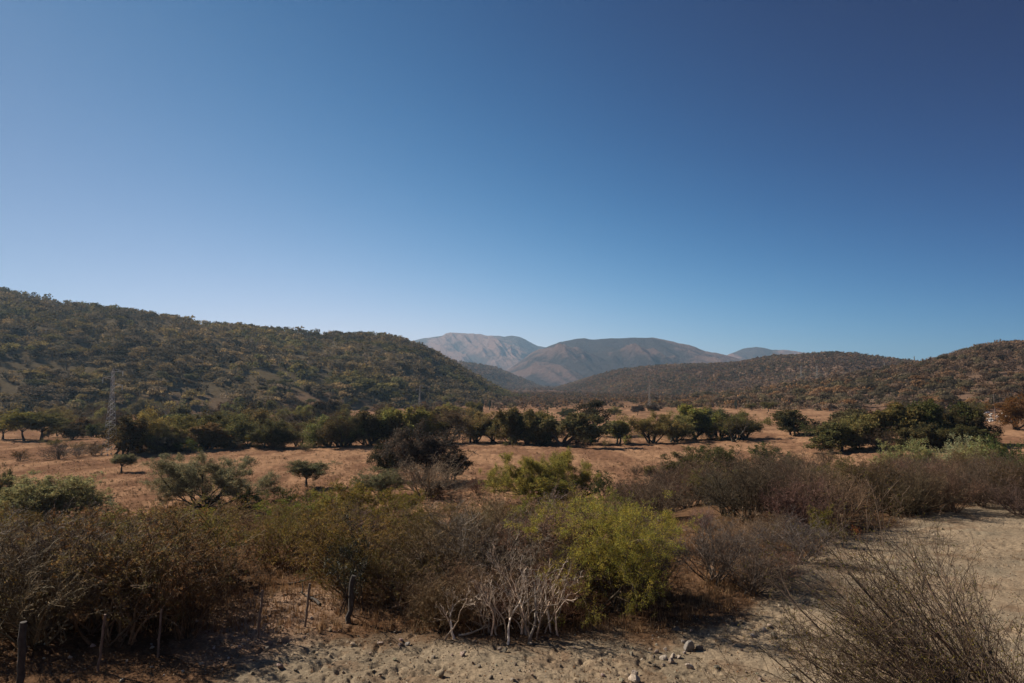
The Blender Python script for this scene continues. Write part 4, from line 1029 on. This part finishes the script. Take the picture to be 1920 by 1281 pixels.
# dead branch by the clump
def dead_tree():
    rg = np.random.default_rng(88); p = gp(838, 918); s = project(p)[2] / FPX
    o = thing("dead_tree", "bare dead branch slanting right out of the mid-field clump", "tree", tuple(p))
    P = np.array([[(0, 0, -.2), (9 * s, 0, 22 * s), (20 * s, .1, 40 * s), (34 * s, .2, 54 * s), (50 * s, .2, 68 * s)]]); g = Geo()
    v, q = tubes(P, np.array([[.13, .1, .08, .05, .02]]), 6); g.add(v, q)
    st = P[0, [2, 3, 4, 3, 2, 4, 3]].repeat(3, 0); B = polylines(rg, st, unit(rg.normal(size=st.shape) * [1, .6, 1] + [.5, 0, .5]), rg.uniform(.5, 1.5, len(st)), 5, .15, .02)
    v, q = tubes(B, np.linspace(.03, .01, 5)[None] * np.ones((len(B), 1)), 3); g.add(v, q)
    c = link("branches", g.mesh("branches", M_BARK, True), o); c.color = (.11, .085, .07, 1)
dead_tree()

# --- the foreground
at_px("green_shrub", "green_shrub", "big bright yellow-green bush in the middle foreground", 1164, 1140, 928, 300, None, leafcol=(.34, .295, .06), barkcol=(.09, .064, .042), variant=0)
at_px("glossy_shrub", "glossy_shrub", "upright shrub with shiny pale leaves rising above the left thicket", 232, 1150, 935, 110, None, leafcol=(.13, .125, .075), barkcol=DARKBARK, variant=0)
at_px("glossy_shrub", "glossy_shrub", "dark-leaved shrub on a thick stem behind the dark stump post", 650, 1150, 968, 120, None, leafcol=(.028, .028, .014), barkcol=DARKBARK, variant=1)
for px, by, ty, wp, v, lab in [(1000, 1197, 1028, None, 1, "tallest white-barked bare shrub before the green bush"), (955, 1204, 1068, None, 0, "white-barked shrub with one crooked stem left of the tallest one"), (1052, 1194, 1085, None, 2, "short white-barked stem at the right end of the pale shrubs"),
                               (982, 1190, 1050, None, 3, "many-stemmed pale shrub between the white-barked stems"), (848, 1198, 1095, 130, 0, "low white-barked shrub leaning left at the edge of the sand"), (905, 1186, 1085, None, 1, "pale twiggy shrub right of the low leaning one"), (1030, 1186, 1060, None, 0, "pale crooked shrub just left of the short stem by the green bush"), (925, 1190, 1075, None, 3, "many-stemmed pale shrub left of the single crooked stem")]:
    at_px("pale_stemmed_shrub", "pale_stemmed_shrub", lab, px, by, ty, wp, "white-barked bare shrubs at the sand edge", variant=v, barkcol=(.43, .345, .275))

THICKET = []
def thicket(n, region, hrange, kinds, label, group, rg, top=None, mind=1.1):
    """scatter shrubs one by one over a patch of ground given by two pixel columns and two rows"""
    out = 0; tries = 0
    while out < n and tries < n * 40:
        tries += 1
        px = rg.uniform(region[0], region[1]); by = rg.uniform(region[2], region[3])
        p = gp(px, by)
        if any((p[0] - a) ** 2 + (p[1] - b) ** 2 < mind ** 2 for a, b in THICKET): continue
        f = project(p)[2]; hh = rg.uniform(*hrange)
        if top is not None:
            t_ = np.interp(px, [a for a, _ in top], [b for _, b in top]) + rg.normal(0, 11)
            hmax = (by - t_) / FPX * f
            if hmax < .7: continue
            hh = min(hh * 1.2, hmax)
        THICKET.append((p[0], p[1]))
        kk = kinds[rg.choice(len(kinds), p=np.array([a[3] for a in kinds]) / sum(a[3] for a in kinds))]
        place(kk[0], kk[0] if kk[0] == "bare_shrub" else "shrub", label[kk[4]], p, hh, hh * rg.uniform(1.1, 1.5), group, leafcol=jit(kk[1], .32, rg), barkcol=jit(kk[2], .32, rg), rg=rg)
        out += 1
rg = np.random.default_rng(909)
TOPL = [(0, 955), (150, 965), (300, 958), (500, 940), (620, 925), (800, 935), (1000, 930), (1150, 930), (1250, 900), (1400, 880), (1600, 860), (1900, 850)]
olive = ("thorn_shrub", (.19, .152, .04), BROWNBARK, 5, 0); brown = ("bare_shrub", BROWNLEAF, (.19, .138, .095), 4, 1); rusty = ("thorn_shrub", (.172, .112, .047), BROWNBARK, 3, 2); green = ("soft_shrub", (.24, .215, .05), BROWNBARK, 3, 3); dark = ("leafy_shrub", (.05, .05, .024), DARKBARK, 1, 4)
def labs(where): return ["olive-leaved thorny shrub " + where, "leafless grey-brown shrub " + where, "rust-tinged twiggy shrub " + where, "yellow-green twiggy shrub " + where, "dark leafy shrub " + where]
thicket(14, (-60, 385, 1120, 1210), (1.9, 3.5), [("bare_shrub", BROWNLEAF, (.17, .125, .088), 5, 1), rusty, olive], labs("in the thicket right behind the left fence posts"), "thicket behind the left fence posts", rg, TOPL, 1.7)
thicket(5, (80, 330, 1180, 1214), (2.3, 3.0), [("bare_shrub", BROWNLEAF, (.17, .125, .088), 4, 1), rusty], labs("at the front of the thicket between the left fence posts"), "shrubs between the left fence posts", rg, TOPL, 1.3)
thicket(5, (-330, -130, 1190, 1260), (2.2, 3.2), [("bare_shrub", BROWNLEAF, (.17, .125, .088), 4, 1), rusty], labs("added beyond the left picture edge to shade the ground"), "shadow-casting shrubs added beyond the left picture edge", rg, None, 1.3)  # added outside the frame so their shadows darken the lower left ground
thicket(17, (-60, 425, 1045, 1110), (1.7, 3.3), [olive, rusty, green, brown], labs("in the middle of the left thicket"), "middle of the left thicket", rg, TOPL, 1.9)
thicket(22, (-80, 700, 975, 1045), (1.3, 3.0), [olive, rusty, green], labs("at the far side of the left thicket"), "far side of the left thicket", rg, TOPL, 2.1)
thicket(5, (470, 630, 1035, 1066), (1.6, 2.6), [olive, rusty], labs("at the back of the sandy clearing"), "shrubs at the back of the sandy clearing", rg, TOPL, 1.5)
thicket(12, (630, 800, 1050, 1140), (1.7, 3.0), [olive, rusty, brown], labs("behind the dark stump post left of centre"), "thicket behind the dark stump post", rg, TOPL, 1.6)
thicket(18, (740, 1100, 1045, 1125), (1.7, 3.0), [("bare_shrub", BROWNLEAF, (.23, .17, .118), 3, 1), ("bare_shrub", BROWNLEAF, (.20, .125, .075), 2, 1)], labs("in the grey thicket behind the white-barked shrubs"), "grey thicket behind the white-barked shrubs", rg, TOPL, 1.6)
thicket(16, (790, 1060, 1130, 1182), (1.0, 1.9), [("bare_shrub", BROWNLEAF, (.185, .105, .062), 3, 1)], ["", "low red-brown leafless shrub right behind the white-barked stems"], "red-brown shrubs behind the white-barked stems", rg, None, .8)
thicket(24, (600, 1180, 965, 1045), (1.2, 2.8), [olive, rusty, brown, green], labs("on the far side of the centre thicket"), "far side of the centre thicket", rg, TOPL, 2.0)
thicket(7, (1180, 1460, 985, 1035), (1.4, 2.6), [brown, rusty], labs("right of the big green bush"), "shrubs right of the big green bush", rg, [(1180, 960), (1450, 950)], 1.7)
rb = ("bare_shrub", BROWNLEAF, (.112, .074, .048), 8, 1); rb2 = ("thorn_shrub", (.12, .078, .042), (.12, .078, .052), 2, 2); ol2 = ("thorn_shrub", (.14, .112, .038), BROWNBARK, 1.5, 0)
thicket(44, (1150, 1560, 905, 1000), (1.7, 3.8), [rb, rb2, ol2], labs("in the left half of the brown right thicket"), "left half of the brown right thicket", rg, [(1150, 905), (1250, 875), (1350, 855), (1560, 862)], 1.9)
thicket(46, (1540, 1960, 900, 968), (1.7, 3.8), [rb, rb2, ol2], labs("in the right half of the brown right thicket"), "right half of the brown right thicket", rg, [(1540, 862), (1700, 855), (1800, 858), (1960, 850)], 1.6)
thicket(26, (1180, 1960, 868, 905), (1.8, 3.0), [rb, ol2, green], labs("at the back of the brown right thicket"), "back of the brown right thicket", rg, [(1150, 880), (1250, 862), (1350, 850), (1560, 850), (1960, 846)], 1.8)

# big twiggy shrub in the lower right corner, rooted on the bank below the camera
def corner_shrub():
    rg = np.random.default_rng(1234)
    b = np.array([8.9, 10.5]); z = float(gz(b[0], b[1]))
    o = thing("twiggy_shrub", "large dark twiggy shrub leaning left in the lower right corner", "shrub", (b[0], b[1], z))
    lv = [dict(n=10, ratio=.42, ang=(14, 36), k=7, wig=.12, up=.02, t0=.25), dict(n=6, ratio=.42, ang=(20, 60), k=5, wig=.2, up=.03, t0=.2, rmin=.0035), dict(n=2, ratio=.42, ang=(25, 65), k=4, wig=.25, up=.03, t0=.2, rmin=.0025)]
    sk = grow(rg, 96, 5.1, (48, 78), .040, lv, k0=10, wig0=.07, up0=.02, base=.35, azim=(math.radians(95), math.radians(250)))
    sk2 = grow(rg, 8, 2.0, (8, 55), .026, lv, k0=10, wig0=.07, up0=.02, base=.35)
    g = wood(sk, rg, (6, 4, 3, 3)); g2 = wood(sk2, rg, (6, 4, 3, 3))
    for v, q, c in zip(g2.v, g2.q, g2.c): g.add(v, q - q.min(), c)
    c = link("branches", g.mesh("branches", M_BARK, True), o); c.color = (.105, .073, .052, 1)
    l1 = leafage(sk, rg, 2, .036, .015, .012); c = link("foliage", l1.mesh("foliage", M_LEAF), o); c.color = (.15, .125, .03, 1)
corner_shrub()

# --- fence posts
M_POST = plain("dark fence wood", (.05, .042, .038), .9, noise=.4, nscale=9)
M_POST2 = plain("weathered fence wood", (.17, .125, .10), .85, noise=.3, nscale=9)
def fence_post(base, top, r, mat, label, knots=0, seed=0):
    p = gp(*base); f = project(p)[2]; d = ray(*top); d = d / d[1] * p[1]; tp = np.array([d[0], p[1], CAMZ + d[2]])
    rg = np.random.default_rng(seed); k = 9; t = np.linspace(0, 1, k)[:, None]
    P = p + (tp - p) * t + np.hstack([rg.normal(0, r * .25, (k, 2)), np.zeros((k, 1))]); P[0] = p - (tp - p) * .12; P = P - p
    s = 10; R = r * (1 - .12 * t[:, 0]) * rg.uniform(.92, 1.08, k)
    v, q = tubes(P[None], R[None], s)
    v = v + rg.normal(0, r * .06, v.shape)
    g = Geo(); g.add(v, q); top_i = len(v)
    vv = np.vstack([v[-s:], v[-s:].mean(0) + [0, 0, r * .15]]); g.add(vv, [[i, (i + 1) % s, (i + 1) % s, s] for i in range(0)] or np.array([[0, 1, 2, 10], [2, 3, 4, 10], [4, 5, 6, 10], [6, 7, 8, 10], [8, 9, 0, 10]]))
    o = link("fence_post", g.mesh("fence_post", mat, False)); o.location = p
    return tag(o, label, "post", "posts of the old fence")
fence_post((36, 1300), (44, 1166), .085, M_POST, "thick dark fence post at the lower left corner", seed=1)
fence_post((184, 1258), (197, 1152), .032, M_POST2, "thin fence post leaning in the shade, second from the left", seed=2)
fence_post((296, 1232), (303, 1142), .03, M_POST2, "thin fence post before the left thicket, third from the left", seed=3)
fence_post((483, 1196), (493, 1107), .04, M_POST2, "thin brown fence post casting a shadow on the sand, nearer one", seed=4)
fence_post((572, 1175), (581, 1094), .038, M_POST2, "thin grey-brown fence post on the sandy clearing, farther one", seed=5)
fence_post((655, 1168), (661, 1080), .085, M_POST, "thick dark stump-like post left of the pale shrubs", seed=6)
fence_post((733, 1130), (741, 1066), .05, M_POST, "dark fence post in the shade right of the stump post", seed=7)
fence_post((795, 1090), (799, 1062), .06, M_POST, "distant dark fence post at the end of the fence line", seed=8)
# fallen branches
def fallen(px, py, ang, L, r, col, label, seed):
    rg = np.random.default_rng(seed); p = gp(px, py)
    n = 8; d = np.array([[math.cos(ang), math.sin(ang), 0.02]]); P = polylines(rg, np.zeros((1, 3)) + [0, 0, r * .9], d, np.array([L]), n, .12, 0.0)
    P[..., 2] = np.clip(P[..., 2], r * .7, .3); P[..., 2] += gz(P[..., 0] + p[0], P[..., 1] + p[1]) - p[2]
    g = Geo(); v, q = tubes(P, np.linspace(r, r * .35, n)[None], 6); g.add(v, q)
    st = P[0, [3, 4, 5, 6, 6]]; B = polylines(rg, st, unit(np.stack([rg.normal(size=5), rg.normal(size=5), rg.uniform(.2, .9, 5)], 1)), rg.uniform(.2, .6, 5), 4, .2, 0)
    v, q = tubes(B, np.linspace(r * .4, r * .1, 4)[None] * np.ones((5, 1)), 4); g.add(v, q)
    o = link("fallen_branch", g.mesh("fallen_branch", M_BARK, True)); o.location = p; o.color = (*col, 1); tag(o, label, "branch")
fallen(860, 1194, .1, 1.0, .035, (.42, .35, .28), "pale fallen branch lying among the white-barked shrubs", 1)
fallen(540, 1097, .05, .9, .05, (.06, .05, .042), "dark fallen log at the back of the sandy clearing", 2)
fallen(600, 1137, 2.2, 2.0, .06, (.05, .04, .034), "dark leaning trunk lying behind the second sand post", 3)

# --- stones
for px, py, rp, col, lab in [(1293, 1212, 15, (.26, .235, .215), "biggest grey stone on the sand near the shade edge"), (1311, 1215, 9, (.15, .13, .12), "dark stone leaning against the biggest grey stone"), (1292, 1248, 10, (.52, .42, .34), "tall pinkish stone standing below the biggest grey stone"),
                              (1245, 1233, 9, (.42, .36, .30), "flat beige stone left of the pinkish standing stone"), (1262, 1231, 7, (.5, .42, .34), "small cream stone touching the flat beige stone"), (1259, 1240, 8, (.45, .36, .29), "beige stone with dark underside in the stone cluster"), (1272, 1232, 6, (.46, .38, .31), "small stone at the right of the stone cluster"),
                              (1190, 1272, 12, (.55, .45, .36), "pale upright stone near the bottom edge of the picture"), (1192, 1262, 8, (.35, .28, .23), "brown stone lying behind the pale upright stone"), (1281, 1203, 5, (.4, .33, .27), "small tan stone above the biggest grey stone"), (1410, 1191, 6, (.6, .52, .44), "whitish stone at the right end of the green bush shade"),
                              (1283, 1224, 5, (.58, .48, .42), "pinkish pebble right under the biggest grey stone"), (1432, 1180, 6, (.56, .44, .34), "cream stone by the twiggy corner shrub"), (1443, 1172, 5, (.55, .43, .34), "smaller cream stone up the sand from the corner shrub"), (765, 1207, 7, (.36, .33, .30), "grey stone in the shade left of the white-barked shrubs"), (585, 1160, 5, (.6, .5, .42), "white stone right of the farther sand post")]:
    p = gp(px, py + rp * .4); f = project(p)[2]; stone("stone", p, rp / FPX * f * 1.05, col, lab, "larger stones on the sand")
rg = np.random.default_rng(720)
cnt = 0
while cnt < 230:
    px = rg.uniform(470, 1900); py = rg.uniform(960, 1281) if cnt % 3 else rg.uniform(1160, 1281); p = gp(px, py)
    if p[1] > edge_y(p[0]) + .5: continue
    f = project(p)[2]; r_ = np.exp(rg.normal(-3.1, .4)); dk = rg.random() < .35
    col = jit((.17, .135, .105), .25, rg) if dk else jit((.40, .32, .245), .25, rg)
    stone("pebble", p, r_, col, "small dark stone scattered on the sandy ground" if dk else "small pale stone scattered on the sandy ground", "small stones scattered on the sand", rg=rg); cnt += 1
for i in range(40):
    px = rg.uniform(0, 470); py = rg.uniform(1150, 1281); p = gp(px, py)
    stone("pebble", p, np.exp(rg.normal(-3.0, .3)), jit((.5, .44, .38), .2, rg), "small pale stone in the dark litter under the left thicket", "small stones under the left thicket", rg=rg)

# --- orange dry weed beside the track
def dry_weed():
    rg = np.random.default_rng(31); p = gp(1608, 1012)
    sk = grow(rg, 7, .75, (2, 25), .012, [dict(n=6, ratio=.35, ang=(25, 60), k=4, wig=.2, up=.05, t0=.3, rmin=.004)], base=.06)
    o = thing("dry_weed", "small orange dry weed standing at the edge of the sandy track", "weed", tuple(p))
    c = link("stems", wood(sk, rg, (4, 3)).mesh("stems", M_BARK), o); c.color = (.35, .14, .06, 1)
    c = link("foliage", leafage(sk, rg, 6, .06, .03, .02).mesh("foliage", M_LEAF), o); c.color = (.40, .16, .07, 1)
dry_weed()

# --- dry grass of the field and litter under the shrubs
def tufts(name, X, Y, hs, cols, blades, rg, lean=.5, wd=.035):
    n = len(X); Z = gz_fine(X, Y) - .02
    B = np.stack([X, Y, Z], 1).repeat(blades, 0); M = len(B)
    a = rg.uniform(0, 6.28, M); hh = hs.repeat(blades) * rg.uniform(.5, 1.1, M); ln = np.abs(rg.normal(0, lean, M))
    sp = hs.repeat(blades) * .25
    B = B + np.stack([rg.normal(0, 1, M) * sp, rg.normal(0, 1, M) * sp, np.zeros(M)], 1)
    tip = B + np.stack([np.cos(a) * np.sin(ln) * hh, np.sin(a) * np.sin(ln) * hh, np.cos(ln) * hh], 1)
    sd = np.stack([-np.sin(a), np.cos(a), np.zeros(M)], 1) * (hs.repeat(blades) * wd * 2)[:, None]
    v = np.stack([B - sd, B + sd, tip], 1).reshape(-1, 3); t = np.arange(M * 3).reshape(M, 3)
    c = cols.repeat(blades, 0) * rg.uniform(.75, 1.25, (M, 1))
    o = link(name, make_mesh(name, v, tris=t, mat=M_GRASS, tint=c)); o["kind"] = "stuff"
rg = np.random.default_rng(811)
n = 90000
yy = 1 / rg.uniform(1 / 290., 1 / 66., n); xx = yy * rg.uniform(-.80, .62, n)
den = fbm(xx / 4, yy / 9, 171, 4); kp = rg.random(n) < sstep(.35, .62, den) + .12
xx, yy, den = xx[kp], yy[kp], den[kp]
base_c = np.array([[.29, .17, .10], [.21, .12, .07], [.34, .215, .13], [.13, .078, .046]])
tufts("dry_grass", xx, yy, rg.uniform(.10, .34, len(xx)), base_c[rg.integers(0, 4, len(xx))], 5, rg, .6, .06)
n = 5200; yy = 1 / rg.uniform(1 / 260., 1 / 66., n); xx = yy * rg.uniform(-.80, .62, n); kp = rg.random(n) < sstep(.48, .62, fbm(xx / 9, yy / 5, 173, 4)); xx, yy = xx[kp], yy[kp]
tufts("dry_grass", xx, yy, rg.uniform(.25, .6, len(xx)), np.array([[.11, .066, .04], [.16, .10, .055], [.09, .07, .035]])[rg.integers(0, 3, len(xx))], 9, rg, .6, .05)
# litter: small dead leaves on the ground
n = 42000
yy = rg.uniform(15.5, 34, n); xx = yy * rg.uniform(-.82, .72, n)
und = (yy > edge_y(xx) - .6) | (xx < -6.8); kp = und | (rg.random(n) < .22); xx, yy = xx[kp], yy[kp]
C = np.stack([xx, yy, gz_fine(xx, yy) + rg.uniform(0, .02, len(xx))], 1); D = rg.normal(size=C.shape) * np.array([1, 1, .35])
v, q = leaves(rg, C, D, rg.uniform(.03, .08, len(C)), rg.uniform(.02, .05, len(C)))
lc = np.array([[.17, .085, .045], [.11, .06, .036], [.24, .13, .07], [.30, .22, .15]])[rg.choice(4, len(C), p=[.4, .3, .2, .1])]
o = link("leaf_litter", make_mesh("leaf_litter", v, quads=q, mat=M_GRASS, tint=lc)); o["kind"] = "stuff"
# sparse dry tufts on the sandy track
n = 9000; yy = rg.uniform(16, 46, n); xx = yy * rg.uniform(-.3, .76, n); kp = (yy < edge_y(xx)) & (xx > -6) & (rg.random(n) < sstep(.5, .68, fbm(xx / 3.2, yy / 2.4, 197, 4)) * .8 + .03); xx, yy = xx[kp], yy[kp]
tufts("dry_grass", xx, yy, rg.uniform(.05, .16, len(xx)), np.array([[.22, .145, .085], [.15, .095, .06], [.28, .19, .12]])[rg.integers(0, 3, len(xx))], 6, rg, .7, .05)
# gravel: tiny stones strewn over the sand
n = 60000; yy = rg.uniform(15.5, 48, n); xx = yy * rg.uniform(-.5, .76, n); kp = (yy < edge_y(xx) + 1) & (xx > -8.5) & (rg.random(n) < sstep(.38, .6, fbm(xx / 1.6, yy / 1.6, 191, 3)) + .12); xx, yy = xx[kp], yy[kp]
tet = np.array([[-1, -.8, -.3], [1, -.6, -.3], [.1, 1, -.3], [-.3, -.2, .75], [.5, .2, .6]])
r_ = np.exp(rg.normal(-4.1, .5, len(xx))); a_ = rg.uniform(0, 6.28, len(xx)); V = tet[None] * rg.uniform(.6, 1.3, (len(xx), 5, 3)) * r_[:, None, None]
V = np.stack([V[..., 0] * np.cos(a_)[:, None] - V[..., 1] * np.sin(a_)[:, None], V[..., 0] * np.sin(a_)[:, None] + V[..., 1] * np.cos(a_)[:, None], V[..., 2]], -1) + np.stack([xx, yy, gz_fine(xx, yy)], 1)[:, None]
T_ = (np.arange(len(xx)) * 5)[:, None, None] + np.array([[0, 1, 4], [1, 2, 4], [2, 3, 4], [2, 0, 3], [0, 4, 3]])
gc = np.array([[.34, .27, .20], [.20, .155, .11], [.12, .095, .08], [.46, .39, .31]])[rg.choice(4, len(xx), p=[.4, .3, .2, .1])]
o = link("gravel", make_mesh("gravel", V.reshape(-1, 3), tris=T_.reshape(-1, 3), mat=M_GRASS, tint=gc.repeat(5, 0))); o["kind"] = "stuff"
# thin dry grass between the shrubs
n = 15000; yy = rg.uniform(18, 40, n); xx = yy * rg.uniform(-.8, .75, n); kp = yy > edge_y(xx) + .3; xx, yy = xx[kp], yy[kp]
tufts("dry_grass", xx, yy, rg.uniform(.12, .35, len(xx)), np.array([[.26, .15, .075], [.20, .11, .06], [.32, .21, .12]])[rg.integers(0, 3, len(xx))], 7, rg, .5, .03)
